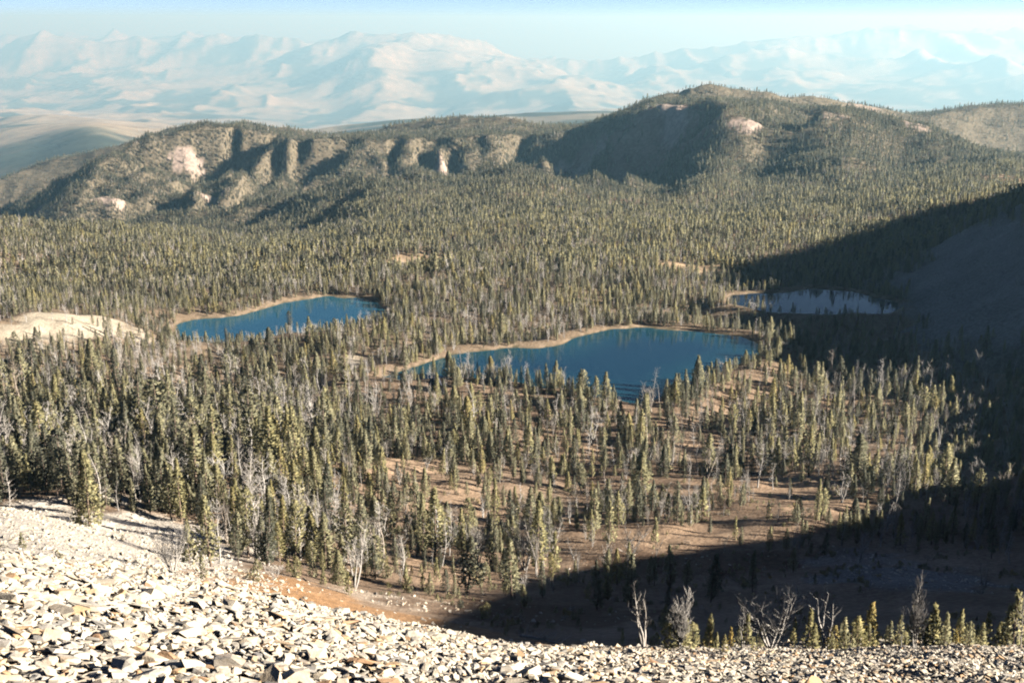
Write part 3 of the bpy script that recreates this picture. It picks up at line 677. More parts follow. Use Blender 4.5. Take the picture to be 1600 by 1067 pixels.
col_p = lambda t: min(1, (1 - t) * 2.1 + .02) ** .95 * min(1, .55 + 1.8 * t)
cone_p = lambda t: (1 - t) ** .8 * min(1, .6 + 2.5 * t) + .04
narrow_p = lambda t: min(1, (1 - t) * 1.35 + .02) ** .95 * min(1, .6 + 2 * t)
top_p = lambda t: (min(1, (1 - t) * 3.5 + .1) ** .7) * (.35 + .65 * smooth(.2, .55, t))
SHAPES = {}
def put_shape(key, trunk, crown, tm, cm, leaf=None, cname='crown', nrm_=None):
    a = bpy.data.meshes.new('trunk'); a.from_pydata([tuple(v) for v in trunk[0]], [], trunk[1]); a.update(); a.materials.append(tm)
    a.polygons.foreach_set('use_smooth', [True] * len(a.polygons))
    b = bpy.data.meshes.new(cname); b.from_pydata([tuple(v) for v in crown[0]], [], crown[1]); b.update(); b.materials.append(cm)
    if leaf is not None:
        at = b.attributes.new('leaf', 'FLOAT', 'POINT'); at.data.foreach_set('value', np.array(leaf, np.float32))
    if nrm_:
        b.polygons.foreach_set('use_smooth', [True] * len(b.polygons)); b.normals_split_custom_set_from_vertices([tuple(v) for v in nrm_])
    j = bpy.data.meshes.new(key)          # both together, for the wood beyond
    nv = len(trunk[0])
    j.from_pydata([tuple(v) for v in trunk[0]] + [tuple(v) for v in crown[0]], [], list(trunk[1]) + [tuple(i + nv for i in f) for f in crown[1]]); j.update()
    j.materials.append(tm); j.materials.append(cm)
    j.polygons.foreach_set('material_index', [0] * len(trunk[1]) + [1] * len(crown[1]))
    if leaf is not None:
        at = j.attributes.new('leaf', 'FLOAT', 'POINT'); at.data.foreach_set('value', np.array([.5] * nv + list(leaf), np.float32))
    if nrm_:
        tn = [tuple(v.normal) for v in a.vertices]
        j.polygons.foreach_set('use_smooth', [True] * len(j.polygons)); j.normals_split_custom_set_from_vertices(tn + [tuple(v) for v in nrm_])
    SHAPES[key] = (a, b, j, cname)

LIVE = ['column', 'column_b', 'narrow', 'ragged', 'twin', 'fir', 'tufted']
for key, args in {'column': (1, 12, 1.2, 560, col_p, .08, .35, .4, 1, .25, .46), 'column_b': (2, 12, 1.1, 460, col_p, .16, .5, .6, 1, .2, .46), 'narrow': (3, 12, 1.5, 580, narrow_p, .06, .35, .4, 1, .25, .48),
                  'ragged': (4, 12, 1.5, 480, col_p, .14, .45, .8, 1, .2, .5), 'twin': (5, 12, 1.1, 640, col_p, .1, .45, .5, 2, .25, .46), 'fir': (6, 12, 2.5, 1300, cone_p, .02, .3, .25, 1, .3, .5),
                  'tufted': (7, 12, 1.5, 380, top_p, .2, .6, .7, 1, .2, .5)}.items():
    t, c_ = conifer(*args); put_shape(key, t, c_[:2], M_BARK, M_LEAF, c_[2], 'crown', c_[3])
for key, args in {'young': (11, 3, .62, 130, narrow_p, .03, .4, .3, 1, .2, .30), 'young_b': (12, 3, .72, 150, cone_p, .02, .5, .4, 1, .2, .32), 'bush': (13, 3, .9, 190, col_p, .0, .5, .5, 2, .1, .34)}.items():
    t, c_ = conifer(*args); put_shape(key, t, c_[:2], M_BARK, M_LEAF, c_[2], 'crown', c_[3])
for key, args in {'snag': (21, 10, 1, .1, 44, .13, 1, .6, .2), 'snag_b': (22, 10, 2, .16, 46, .14, 1, .7, .2), 'snag_c': (23, 10, 1, 0, 30, .10, 1, .3, .3), 'snag_d': (24, 10, 3, .22, 54, .16, 1, .9, .25)}.items():
    t, c_ = snag(*args); put_shape(key, t, c_, M_DEAD, M_DEAD, None, 'branches')
for key, args in {'fan': (31, 4, 7, .62, 120, .30, 1, .9, .3, .017), 'brush': (32, 4, 5, .20, 150, .22, 1, 1.0, .25, .017), 'forked': (38, 4, 3, .30, 36, .20, 1, .7, .3, .026, .42),
                  'deadbush': (34, 2, 5, .6, 40, .4, 1, .7, .1, .014)}.items():
    t, c_ = snag(*args); put_shape(key, t, c_, M_DEAD, M_DEAD, None, 'branches')

FARS = ['far_a', 'far_b', 'far_c', 'far_snag']
for key, args in {'far_a': (41, 12, 1.25, 90, col_p, .06, .45, .5, 1, .2, 1.25), 'far_b': (42, 12, 1.5, 100, narrow_p, .04, .45, .4, 1, .2, 1.25), 'far_c': (43, 12, 1.2, 80, col_p, .12, .5, .7, 1, .2, 1.2)}.items():
    t, c_ = conifer(*args); put_shape(key, t, c_[:2], M_BARK, M_LEAF, c_[2], 'crown', c_[3])
t, c_ = snag(44, 10, 1, .1, 26, .15, 0, .6, .2, .02); put_shape('far_snag', t, c_, M_DEAD, M_DEAD, None, 'branches')

def tree(name, shape, loc, h, h0, wf, rz, lean, tint, label, cat, group):
    a, b, j, cname = SHAPES[shape]
    root = bpy.data.objects.new(name, None); COL.objects.link(root)
    root.location = loc; root.rotation_euler = (lean[0], lean[1], rz); s = h / h0; root.scale = (s * wf, s * wf, s)
    root.empty_display_size = .5
    root['label'] = label; root['category'] = cat
    if group: root['group'] = group
    t = bpy.data.objects.new('trunk', a); COL.objects.link(t); t.parent = root; t['tint'] = tint
    c_ = bpy.data.objects.new(cname, b); COL.objects.link(c_); c_.parent = root; c_['tint'] = tint
    return root

# ------------------------------------------------------------------ rocks
def rock_mesh(k, sx, sy, sz, npts, flat):
    r = random.Random(900 + k); bm = bmesh.new()
    for _ in range(npts):
        v = Vector((r.uniform(-1, 1), r.uniform(-1, 1), r.uniform(-1, 1)))
        m = max(abs(v.x), abs(v.y), abs(v.z)); v = v / m * (.75 + .25 * r.random()) if r.random() < flat else v.normalized()
        bm.verts.new((v.x * sx * .5, v.y * sy * .5, v.z * sz * .5))
    g = bmesh.ops.convex_hull(bm, input=bm.verts[:])
    bmesh.ops.delete(bm, geom=list({e for e in g['geom_interior'] + g['geom_unused'] if isinstance(e, bmesh.types.BMVert)}), context='VERTS')
    bmesh.ops.dissolve_limit(bm, angle_limit=math.radians(14), verts=bm.verts[:], edges=bm.edges[:])
    me = bpy.data.meshes.new('rock'); bm.to_mesh(me); bm.free(); me.materials.append(M_ROCK); return me
RSPEC = [('slab', 1.25, .8, .24, 30, .95), ('slab', 1.4, .75, .2, 28, .95), ('slab', 1.1, .95, .26, 32, .95), ('block', 1.0, .8, .5, 30, .9), ('block', .95, .9, .6, 32, .85),
         ('wedge', 1.5, .6, .36, 22, .85), ('wedge', 1.35, .65, .32, 24, .85), ('boulder', 1.0, .9, .6, 34, .3)]
ROCKS = [rock_mesh(k, *s[1:]) for k, s in enumerate(RSPEC)]

def normal_at(x, y, e=.4):
    zx = (H(x + e, y) - H(x - e, y)) / (2 * e); zy = (H(x, y + e) - H(x, y - e)) / (2 * e)
    n = np.stack([-zx, -zy, np.ones_like(zx)], -1); return n / np.linalg.norm(n, axis=-1, keepdims=True)

def scatter_obj(name, pts, rot, scl, idx, tint, meshes, label, cat):
    me = bpy.data.meshes.new(name); me.from_pydata([tuple(map(float, p)) for p in pts], [], [])
    for nm, ty, key, val in (('rot', 'FLOAT_VECTOR', 'vector', rot), ('scl', 'FLOAT_VECTOR', 'vector', scl), ('idx', 'INT', 'value', idx), ('tint', 'FLOAT', 'value', tint)):
        a = me.attributes.new(nm, ty, 'POINT'); a.data.foreach_set(key, np.asarray(val, np.int32 if ty == 'INT' else np.float32).ravel())
    o = bpy.data.objects.new(name, me); COL.objects.link(o)
    src = bpy.data.collections.new(name + '_kinds')
    for k, m in enumerate(meshes): src.objects.link(bpy.data.objects.new('%s_kind_%s' % (name, chr(97 + k)), m))
    ng = bpy.data.node_groups.new(name, 'GeometryNodeTree')
    ng.interface.new_socket('Geometry', in_out='INPUT', socket_type='NodeSocketGeometry'); ng.interface.new_socket('Geometry', in_out='OUTPUT', socket_type='NodeSocketGeometry')
    N = ng.nodes; gi = N.new('NodeGroupInput'); go = N.new('NodeGroupOutput'); ip = N.new('GeometryNodeInstanceOnPoints'); ci = N.new('GeometryNodeCollectionInfo')
    ci.inputs['Collection'].default_value = src; ci.inputs['Separate Children'].default_value = True; ci.inputs['Reset Children'].default_value = True
    def na(nm, ty):
        a = N.new('GeometryNodeInputNamedAttribute'); a.data_type = ty; a.inputs['Name'].default_value = nm
        return [s for s in a.outputs if s.enabled and s.name == 'Attribute'][0]
    L = ng.links
    L.new(gi.outputs[0], ip.inputs['Points']); L.new(ci.outputs[0], ip.inputs['Instance']); ip.inputs['Pick Instance'].default_value = True
    L.new(na('idx', 'INT'), ip.inputs['Instance Index']); L.new(na('scl', 'FLOAT_VECTOR'), ip.inputs['Scale'])
    er = N.new('FunctionNodeEulerToRotation'); L.new(na('rot', 'FLOAT_VECTOR'), er.inputs[0]); L.new(er.outputs[0], ip.inputs['Rotation'])
    L.new(ip.outputs[0], go.inputs[0])
    md = o.modifiers.new('scatter', 'NODES'); md.node_group = ng
    o['kind'] = 'stuff'; o['label'] = label; o['category'] = cat
    return o

ORD = ['first', 'second', 'third', 'fourth', 'fifth', 'sixth', 'seventh', 'eighth', 'ninth', 'tenth', 'eleventh', 'twelfth', 'thirteenth', 'fourteenth', 'fifteenth', 'sixteenth', 'seventeenth', 'eighteenth', 'nineteenth', 'twentieth']
def single_out(labels, xs):
    """labels that several things share gain their place counted across the picture"""
    by = {}
    for i, t in enumerate(labels): by.setdefault(t, []).append(i)
    out = list(labels)
    for t, ii in by.items():
        if len(ii) < 2: continue
        ii.sort(key=lambda i: xs[i]); n = len(ii)
        for k, i in enumerate(ii):
            if n == 2: w = ('leftmost', 'rightmost')[k]
            elif k == 0: w = 'leftmost'
            elif k == n - 1: w = 'rightmost'
            elif k < n / 2: w = (ORD[k] if k < 20 else 'further') + ' from left'
            else: w = (ORD[n - 1 - k] if n - 1 - k < 20 else 'further') + ' from right'
            out[i] = t + ', ' + w
    return out

# ---- talus boulders: the 300 that show largest are things, the rest is rubble
n = 190000
py_ = 6 + 66 * rng.random(n) ** .62; px_ = (rng.random(n) * 2 - 1) * (py_ * .62 + 9)
bign = vnoise(px_ / 9, py_ / 9, 600)
leftness = smooth(18, -14, px_) if False else 1 - smooth(-12, 16, px_)
size = (.07 + .19 * rng.random(n) ** 2.8) * (1 + .2 * leftness) + (rng.random(n) < .022 * (.25 + leftness)) * rng.uniform(.10, .5, n) * (.3 + .7 * leftness)
pz_ = H(px_, py_); sx_, sy_ = project(px_, py_, pz_)
vis = (sx_ > -60) & (sx_ < 1660) & (sy_ < 1120) & (sy_ > 780)
dist = np.sqrt(px_ ** 2 + py_ ** 2 + (pz_ - CAM_Z) ** 2)
# big ones keep clear of each other
order = [int(i) for i in np.argsort(-size) if vis[i]]; cell = {}; keep = np.zeros(n, bool)
lx, ly, ls = px_.tolist(), py_.tolist(), size.tolist()
for i in order:
    s = ls[i]; ok = True; cx, cy = int(lx[i] // .6), int(ly[i] // .6)
    for a in (-1, 0, 1):
        for b in (-1, 0, 1):
            for j in cell.get((cx + a, cy + b), ()):
                if (lx[i] - lx[j]) ** 2 + (ly[i] - ly[j]) ** 2 < ((s + ls[j]) * .30) ** 2: ok = False; break
            if not ok: break
        if not ok: break
    if ok: keep[i] = True; cell.setdefault((cx, cy), []).append(i)
ids = np.nonzero(keep)[0]; app = size[ids] / dist[ids]
inframe = (sx_[ids] > 10) & (sx_[ids] < 1590) & (sy_[ids] < 1055)
ids = ids[np.argsort(-(app * inframe))]; top = ids[:300]; rest = ids[300:]
nrm = np.zeros((n, 3)); nrm[ids] = normal_at(px_[ids], py_[ids])
kind = rng.integers(0, len(ROCKS), n)
tint = np.clip(np.where(rng.random(n) < .1, rng.uniform(.75, 1, n), np.where(rng.random(n) < .22, rng.uniform(0, .25, n), rng.normal(.5, .09, n))), 0, 1)
def rock_rot(i, tilt):
    q = Vector((0, 0, 1)).rotation_difference(Vector(nrm[i]))
    q = q @ Quaternion((0, 0, 1), rng.uniform(0, 6.283)) @ Quaternion((1, 0, 0), rng.normal(0, tilt)) @ Quaternion((0, 1, 0), rng.normal(0, tilt))
    return q.to_euler()
def rock_words(i):
    s = size[i]; t = tint[i]
    sw = 'huge' if s > .62 else 'large' if s > .45 else 'middling' if s > .32 else 'small'
    tw = 'dark grey' if t < .12 else 'grey' if t < .28 else 'pale grey' if t < .45 else 'cream' if t < .52 else 'pale buff' if t < .65 else 'ochre' if t < .85 else 'rust brown'
    x, y = sx_[i], sy_[i]
    zw = ('low' if y > 1010 else 'midway' if y > 940 else 'high')
    cw = 'lower corner' if x < 200 else ''
    side = 'on the talus below the cone-shaped fir' if x < 250 else 'on the talus below the scree tip' if x < 480 else 'on the talus below the orange soil' if x < 720 else 'on the talus below the fallen tree' if x < 950 else 'on the talus below the dead trees' if x < 1250 else 'on the talus below the saplings'
    return '%s %s %s, %s %s' % (sw, tw, RSPEC[kind[i]][0], zw, side)
labs = single_out([rock_words(i) for i in top], [sx_[i] for i in top])
for i, lab in zip(top, labs):
    o = bpy.data.objects.new('rock', ROCKS[kind[i]]); COL.objects.link(o)
    o.location = (px_[i], py_[i], pz_[i] + size[i] * .10); o.rotation_euler = rock_rot(i, .16); o.scale = [size[i] * 1.0 * rng.uniform(.85, 1.15) for _ in range(3)]
    o['label'] = lab; o['category'] = 'rock'; o['group'] = 'boulders of the near talus slope'; o['tint'] = float(tint[i])
P_ = [(px_[i], py_[i], pz_[i] + size[i] * .06) for i in rest]; R_ = [tuple(rock_rot(i, .35)) for i in rest]; S_ = [(size[i] * 1.1,) * 3 for i in rest]; K_ = list(kind[rest]); T_ = list(tint[rest])
# stones of the scree beyond and of the open ground
m = 26000
qy = 66 + 150 * rng.random(m); qx = (rng.random(m) * 2 - 1) * (qy * .6 + 5); w = np.zeros(m)
for b in BLOBS:
    if b[4] in ('scree', 'gravel'): w = np.maximum(w, blob_w(qx, qy, b) * (1 if b[4] == 'scree' else .6))
    if b[4] in ('orange', 'tan', 'brown', 'shadescree'): w = np.maximum(w, blob_w(qx, qy, b) * (.5 if b[4] == 'shadescree' else .08))
w = np.maximum(w, .9 * (1 - smooth(70, 96, np.hypot(qx, qy))))
sel = rng.random(m) < w; qx, qy = qx[sel], qy[sel]; qz = H(qx, qy); qs = .2 + .5 * rng.random(len(qx)) ** 3
for x, y, z, s in zip(qx, qy, qz, qs):
    P_.append((x, y, z + s * .1)); R_.append((rng.normal(0, .4), rng.normal(0, .4), rng.uniform(0, 6.28))); S_.append((s, s, s)); K_.append(int(rng.integers(0, 8))); T_.append(float(np.clip(rng.normal(.42, .15), 0, 1)))
scatter_obj('rubble', P_, R_, S_, K_, T_, ROCKS, 'pale broken stones covering the talus and scree', 'rubble')

# ------------------------------------------------------------------ trees
def density(x, y):
    r = np.hypot(x, y)
    d = np.ones(x.shape)
    clump = smooth(-.25, .30, fbm(x / 13, y / 13, 3, 700))
    open_ = 1 - smooth(235, 330, y)
    leftd = 1 - smooth(-55, -5, x - (y - 220) * .08)          # the stand behind the scree is closed
    d = d * (1 - open_ * (1 - leftd) * (.88 - .76 * clump)) * (1 - .22 * open_)
    d = d * (1 - .5 * (1 - clump) * (y < 700))
    d = d * (1 - .2 * np.exp(-((x - 150) / 70) ** 2 - ((y - 445) / 28) ** 2))
    d = d * smooth(128, 190, y + .25 * np.minimum(x, 0) * 0)
    d = np.where((x > 35) & (y < 190), d * .12, d)
    for b in BLOBS:
        w = blob_w(x, y, b)
        if w.any(): d = d * (1 - w * (1 - KIND_TREES[b[4]]))
    for i in range(len(LAKES)):
        m = (np.abs(x - LAKES[i][1][0][0]) < 300) & (np.abs(y - LAKES[i][1][0][1]) < 300)
        if m.any():
            dd = lake_dist(x[m], y[m], i); q = d[m]; q *= smooth(.4, 1.8, dd); d[m] = q
    d = d * (1 - .45 * smooth(1500, 1800, y) * smooth(.2, .7, fbm(x / 90, y / 90, 3, 720)))
    d = d * (1 - smooth(-8, -2, -np.hypot(x + 77, (y - 176) / 1.6)) * 1.0)      # the fir on the scree stands alone
    # the gap in front of the middle lake
    d = d * (1 - .8 * np.exp(-((x - 42) / 9) ** 2 - ((y - 335) / 20) ** 2))
    return d
XS, YS = [], []
for y0, y1, c_ in ((125, 300, 2.5), (300, 330, 2.9), (330, 450, 3.2), (450, 700, 2.8), (700, 1250, 3.5), (1250, 1600, 4.4), (1600, 2450, 4.2), (2450, 2600, 7), (2600, 3300, 9.0)):
    gx, gy = np.meshgrid(np.arange(-.64 * y1 - 40, .64 * y1 + 40, c_), np.arange(y0, y1, c_))
    gx = (gx + rng.uniform(-.5, .5, gx.shape) * c_ * 1.1).ravel(); gy = (gy + rng.uniform(-.5, .5, gy.shape) * c_ * 1.1).ravel()
    m = np.abs(gx) < .6 * gy + 30; gx, gy = gx[m], gy[m]
    m = rng.random(len(gx)) < density(gx, gy); XS.append(gx[m]); YS.append(gy[m])
gx = rng.uniform(-180, 230, 26000); gy = rng.uniform(330, 620, 26000)          # the shores are closely set with trees
ld = np.minimum(np.minimum(lake_dist(gx, gy, 0), lake_dist(gx, gy, 1)), lake_dist(gx, gy, 2))
m = (ld > 1.3) & (ld < 9) & (rng.random(len(gx)) < .75 * density(gx, gy)); XS.append(gx[m]); YS.append(gy[m])
TX, TY = np.concatenate(XS), np.concatenate(YS)
# keep off the trees placed by hand
for hx, hy, hh, *_ in HEROES:
    m = np.hypot(TX - hx, TY - hy) > 2.2; TX, TY = TX[m], TY[m]
TZ = ground(TX, TY); N_ = len(TX)
TH = np.clip(8.3 * np.exp(rng.normal(0, .34, N_)) * (1 + .18 * vnoise(TX / 40, TY / 40, 740)), 2.6, 19)

left_ = 1 - smooth(-60, -20, TX)
TH *= .68 + .38 * left_ * (1 - smooth(290, 400, TY)) + .16 * smooth(420, 600, TY)                       # low and open on the stony ground, taller behind the scree
TH *= np.interp(TY, [150, 300, 420, 520, 700, 1100, 1500], [1, 1, .86, .72, .66, .70, .82])                     # smaller towards the far side of the basin
lakeside = np.minimum(np.abs(lake_dist(TX, TY, 1)), np.abs(lake_dist(TX, TY, 2)))
TH *= 1 - .22 * np.exp(-(lakeside / 25) ** 2)
TH *= 1 - .35 * np.exp(-((TX - 150) / 60) ** 2 - ((TY - 455) / 40) ** 2)  - .35 * np.exp(-((TX + 180) / 40) ** 2 - ((TY - 400) / 25) ** 2)
dead = rng.random(N_) < np.interp(TY, [150, 300, 600, 1000, 1600], [.32, .36, .30, .2, .1]) * (1 + .6 * vnoise(TX / 30, TY / 30, 760))
TK = np.where(dead, 100 + rng.integers(0, 4, N_), rng.choice(len(LIVE), N_, p=[.17, .13, .22, .17, .13, .06, .12]))
TT = np.where(dead, np.clip(rng.normal(.25, .2, N_), 0, .8), np.clip(rng.normal(.40, .22, N_) + .2 * vnoise(TX / 25, TY / 25, 770), 0, .82))
TT = np.where(dead, TT, np.where(TY > 1500, TT * .45, np.maximum(TT, .12) * np.interp(TY, [900, 1500], [1, .6])))          # darker tint on the ridge
RZ = rng.uniform(0, 6.283, N_); LX = rng.normal(0, .035, N_); LY = rng.normal(0, .035, N_); WF = rng.uniform(.7, 1.25, N_) * np.interp(TY, [250, 450, 700], [1.28, 1.25, 1.35])
SX, SY = project(TX, TY, TZ); SYT = project(TX, TY, TZ + TH)[1]
inside = (SX > 6) & (SX < 1594) & (SY > 0)
D_ = np.sqrt(TX ** 2 + TY ** 2 + (TZ - CAM_Z) ** 2); appear = TH / D_ * inside
live_i = np.nonzero(~dead)[0]; dead_i = np.nonzero(dead)[0]
hero_live = sum(1 for h in HEROES if h[3] in ('fir', 'column', 'ragged')); 
pick_live = live_i[np.argsort(-appear[live_i])][:300 - hero_live]; pick_dead = dead_i[np.argsort(-appear[dead_i])][:200]

def zone(x, y, sx, sy):
    if y < 90: return 'on the brow of the talus'
    if sx > 1330 and sy < 900 and x > 60 and y < 330: return 'in the shade beside the dark hollow'
    if y > 320: return 'near the middle lake' if -60 < x < 100 else 'in the back rows below the lakes'
    if sx < 130: return 'behind the scree at the picture edge'
    if sx < 260: return 'behind the cone-shaped fir'
    if sx < 400: return 'behind the thicket at the scree tip'
    if sx < 560: return 'above the orange soil'
    if sx < 700: return 'above the gravel strip'
    if sx < 860: return 'on open tan ground'
    if sx < 1040: return 'above the shadow edge'
    if sx < 1200: return 'on the near side of the bench'
    return 'on the sunlit bench'
SHAPE_W = {'column': 'slim columnar', 'column_b': 'thin bare-stemmed', 'narrow': 'pointed narrow', 'ragged': 'ragged', 'twin': 'twin-topped', 'fir': 'broad bushy', 'tufted': 'top-heavy'}
DEAD_W = ['many-twigged straight', 'two-stemmed', 'sparse straight', 'three-stemmed']
def live_words(i):
    h = TH[i]; t = TT[i]
    return '%s %s %s conifer %s' % ('tall' if h > 12.5 else 'mid-height' if h > 9.5 else 'short' if h > 7.5 else 'stunted', 'grey-green' if t < .3 else 'dull olive' if t < .5 else 'olive' if t < .68 else 'yellow-green', SHAPE_W[LIVE[TK[i]]], zone(TX[i], TY[i], SX[i], SY[i]))
def dead_words(i):
    h = TH[i]; t = TT[i]
    return '%s %s %s snag %s' % ('tall' if h > 12.5 else 'mid-height' if h > 9.5 else 'short' if h > 7.5 else 'stunted', 'silver' if t < .2 else 'grey' if t < .5 else 'brownish', DEAD_W[TK[i] - 100], zone(TX[i], TY[i], SX[i], SY[i]))
for i, lab in zip(pick_live, single_out([live_words(i) for i in pick_live], [SX[i] for i in pick_live])):
    tree('conifer', LIVE[TK[i]], (TX[i], TY[i], TZ[i]), TH[i], 12, WF[i], RZ[i], (LX[i], LY[i]), float(TT[i]), lab, 'conifer', 'conifers of the near wood')
for i, lab in zip(pick_dead, single_out([dead_words(i) for i in pick_dead], [SX[i] for i in pick_dead])):
    tree('dead_tree', ['snag', 'snag_b', 'snag_c', 'snag_d'][TK[i] - 100], (TX[i], TY[i], TZ[i]), TH[i], 10, WF[i], RZ[i], (LX[i], LY[i]), float(TT[i]), lab, 'dead tree', 'dead trees of the near wood')
taken = np.zeros(N_, bool); taken[pick_live] = True; taken[pick_dead] = True
rest = np.nonzero(~taken)[0]
order_names = LIVE + ['snag', 'snag_b', 'snag_c', 'snag_d'] + FARS
kidx = np.where(TK[rest] >= 100, TK[rest] - 100 + len(LIVE), TK[rest])
far_ = TY[rest] > 620
kidx = np.where(far_, np.where(TK[rest] >= 100, len(LIVE) + 7, len(LIVE) + 4 + TK[rest] % 3), kidx)
base_h = np.where(TK[rest] >= 100, 10.0, 12.0); s = TH[rest] / base_h
scatter_obj('forest', np.stack([TX[rest], TY[rest], TZ[rest]], 1), np.stack([LX[rest], LY[rest], RZ[rest]], 1), np.stack([s * WF[rest], s * WF[rest], s], 1), kidx, TT[rest],
            [SHAPES[k][2] for k in order_names], 'dense wood of olive conifers and grey dead trees round the lakes and up the ridge', 'forest')

# saplings of the open ground
n = 1500
sx0 = rng.uniform(-60, 70, n); sy0 = rng.uniform(118, 235, n)
dn = smooth(-.05, .35, fbm(sx0 / 11, sy0 / 11, 3, 800)) * .16 * (1 - smooth(170, 235, sy0)) * (1 - smooth(15, 40, sx0)) 
dn = np.maximum(dn, .22 * np.exp(-((sx0 + 32) / 16) ** 2 - ((sy0 - 165) / 22) ** 2))
for b in BLOBS:
    if b[4] in ('scree', 'orange', 'brown'): dn = dn * (1 - .9 * blob_w(sx0, sy0, b))
m = rng.random(n) < dn; sx0, sy0 = sx0[m], sy0[m]
bx_ = rng.uniform(10, 44, 70); by_ = 57 + rng.uniform(-2, 7, 70) + (bx_ - 17) * .3; m = np.abs(bx_) < .5 * by_ + 8       # more of them along the brow
sx0 = np.concatenate([sx0, bx_[m]]); sy0 = np.concatenate([sy0, by_[m]]); sz0 = ground(sx0, sy0)
hx_, hy_ = project(sx0, sy0, sz0)
sh = rng.uniform(1.3, 3.6, len(sx0)) * np.where(sy0 < 90, .62, 1); st = np.clip(rng.normal(.68, .14, len(sx0)), 0, 1); sk = rng.integers(0, 3, len(sx0))
labs = []
for x, y, h, t, k, a, b in zip(sx0, sy0, sh, st, sk, hx_, hy_):
    labs.append('%s %s %s sapling %s' % ('tiny' if h < 1.9 else 'small' if h < 2.7 else 'knee-high' if h < 0 else 'sturdy', 'olive' if t < .6 else 'yellow-green' if t < .75 else 'golden-green', ['pointed', 'cone-shaped', 'bushy'][k], zone(x, y, a, b)))
for x, y, z, h, t, k, lab in zip(sx0, sy0, sz0, sh, st, sk, single_out(labs, list(hx_))):
    tree('young_conifer', ['young', 'young_b', 'bush'][k], (x, y, z), h, 3, rng.uniform(.65, 1.05), rng.uniform(0, 6.28), (0, 0), float(t), lab, 'sapling', 'saplings of the open ground')

# low shrubs and brush between the trees
m = 9000
ux = rng.uniform(-110, 130, m); uy = rng.uniform(112, 330, m)
k_ = smooth(-.2, .5, fbm(ux / 8, uy / 8, 3, 820)) * .8
for b in BLOBS:
    if b[4] in ('scree', 'orange'): k_ = k_ * (1 - .93 * blob_w(ux, uy, b))
k_ *= lake_dist(ux, uy, 0) > 1
sel = (rng.random(m) < k_) & (np.abs(ux) < .52 * uy + 20); ux, uy = ux[sel], uy[sel]; uz = ground(ux, uy); nu = len(ux)
us = rng.uniform(.12, .42, nu)
scatter_obj('undergrowth', np.stack([ux, uy, uz - .03], 1), np.stack([np.zeros(nu), np.zeros(nu), rng.uniform(0, 6.28, nu)], 1), np.stack([us * 1.3, us * 1.3, us], 1), rng.choice(3, nu, p=[.4, .25, .35]), np.clip(rng.normal(.5, .2, nu), 0, 1),
            [SHAPES['bush'][2], SHAPES['young_b'][2], SHAPES['deadbush'][2]], 'low olive and grey brush scattered over the open ground', 'undergrowth')

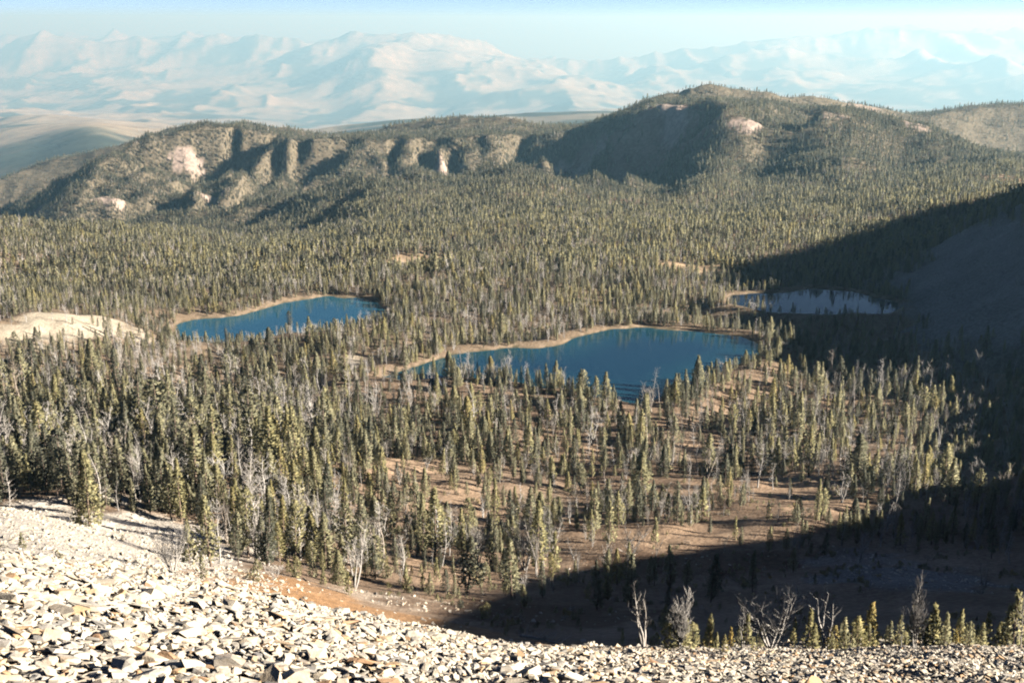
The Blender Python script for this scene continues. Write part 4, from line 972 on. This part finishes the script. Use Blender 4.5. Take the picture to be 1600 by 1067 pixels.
# ------------------------------------------------------------------ things placed one by one
H0 = {'fir': 12, 'column': 12, 'ragged': 12, 'young': 3, 'snag': 10, 'fan': 4, 'brush': 4, 'forked': 4, 'deadbush': 2}
for k, (x, y, h, kind_, t, wf, lab) in enumerate(HEROES):
    z = float(ground(np.array([x]), np.array([y]))[0]) - .05
    if kind_ == 'log':
        L = [[], []]; r = random.Random(5); B = [[], []]
        pts = [Vector((-2.4, 0, .25)), Vector((-1, .15, .32)), Vector((.6, .1, .4)), Vector((2.2, -.1, .5))]
        tube(L[0], L[1], pts, [.16, .14, .10, .05], 6)
        for q in range(16):
            f = r.uniform(0, 2.99); p = pts[int(f)].lerp(pts[int(f) + 1], f % 1)
            branch(B[0], B[1], p, Vector((r.uniform(-.3, .9), r.uniform(-1, 1), r.uniform(.2, 1))).normalized(), r.uniform(.7, 1.7), .05, r, 1, .1)
        root = bpy.data.objects.new('fallen_tree', None); COL.objects.link(root); root.location = (x, y, z); root.rotation_euler = (0, .12, -.25)
        root['label'] = lab; root['category'] = 'fallen tree'
        for nm, q in (('trunk', L), ('branches', B)):
            o = mesh_obj(nm, q[0], q[1], M_DEAD, root); o['tint'] = .15
        continue
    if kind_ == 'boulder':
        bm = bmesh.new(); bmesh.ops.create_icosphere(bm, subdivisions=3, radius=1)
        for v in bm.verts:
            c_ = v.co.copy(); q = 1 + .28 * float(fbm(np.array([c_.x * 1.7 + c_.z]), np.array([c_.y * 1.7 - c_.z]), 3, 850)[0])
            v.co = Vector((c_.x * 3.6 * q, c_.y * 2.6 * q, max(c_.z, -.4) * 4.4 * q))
        me = bpy.data.meshes.new('rock_outcrop'); bm.to_mesh(me); bm.free(); me.materials.append(M_SHADEROCK)
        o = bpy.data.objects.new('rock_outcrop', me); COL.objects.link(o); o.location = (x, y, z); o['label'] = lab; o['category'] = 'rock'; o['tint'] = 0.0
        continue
    name = {'fir': 'fir_tree', 'column': 'conifer', 'ragged': 'conifer', 'young': 'young_conifer'}.get(kind_, 'dead_tree')
    shape = kind_
    if kind_ == 'young': shape = 'bush' if wf > 1.25 else ('young', 'young_b')[k % 2]
    cat = {'young_conifer': 'sapling', 'dead_tree': 'dead tree'}.get(name, 'conifer')
    w_ = wf * (.7 if shape == 'bush' else .8 if shape.startswith('young') else 1.0)
    tree(name, shape, (x, y, z), h, H0[kind_], w_, k * 2.399 if kind_ != 'fan' else .3, (0, 0), t * .9 if cat != 'dead tree' else t, lab, cat, {'sapling': 'saplings singled out by the slope', 'dead tree': 'dead trees singled out by the slope', 'conifer': 'conifers singled out by the slope'}[cat])

# ------------------------------------------------------------------ the air
bm = bmesh.new(); bmesh.ops.create_cube(bm, size=1)
lo = -9000.0; hi = CAM_Z + 300
for v in bm.verts: v.co = Vector((v.co.x * 170000, v.co.y * 104000 + 49500, lo if v.co.z < 0 else hi))
me = bpy.data.meshes.new('haze'); bm.to_mesh(me); bm.free()
hm = bpy.data.materials.new('haze_air'); hm.use_nodes = True; hn = hm.node_tree.nodes; hn.clear()
ho = hn.new('ShaderNodeOutputMaterial'); pv = hn.new('ShaderNodeVolumePrincipled')
pv.inputs['Color'].default_value = (.40, .76, 1.0, 1); pv.inputs['Density'].default_value = 4.8e-5; pv.inputs['Absorption Color'].default_value = (.5, .5, .5, 1); pv.inputs['Anisotropy'].default_value = 0.27
hm.node_tree.links.new(pv.outputs[0], ho.inputs['Volume']); me.materials.append(hm)
o = bpy.data.objects.new('haze', me); COL.objects.link(o); o['kind'] = 'stuff'; o['label'] = 'thin pale blue haze filling the air over the valley'; o['category'] = 'haze'
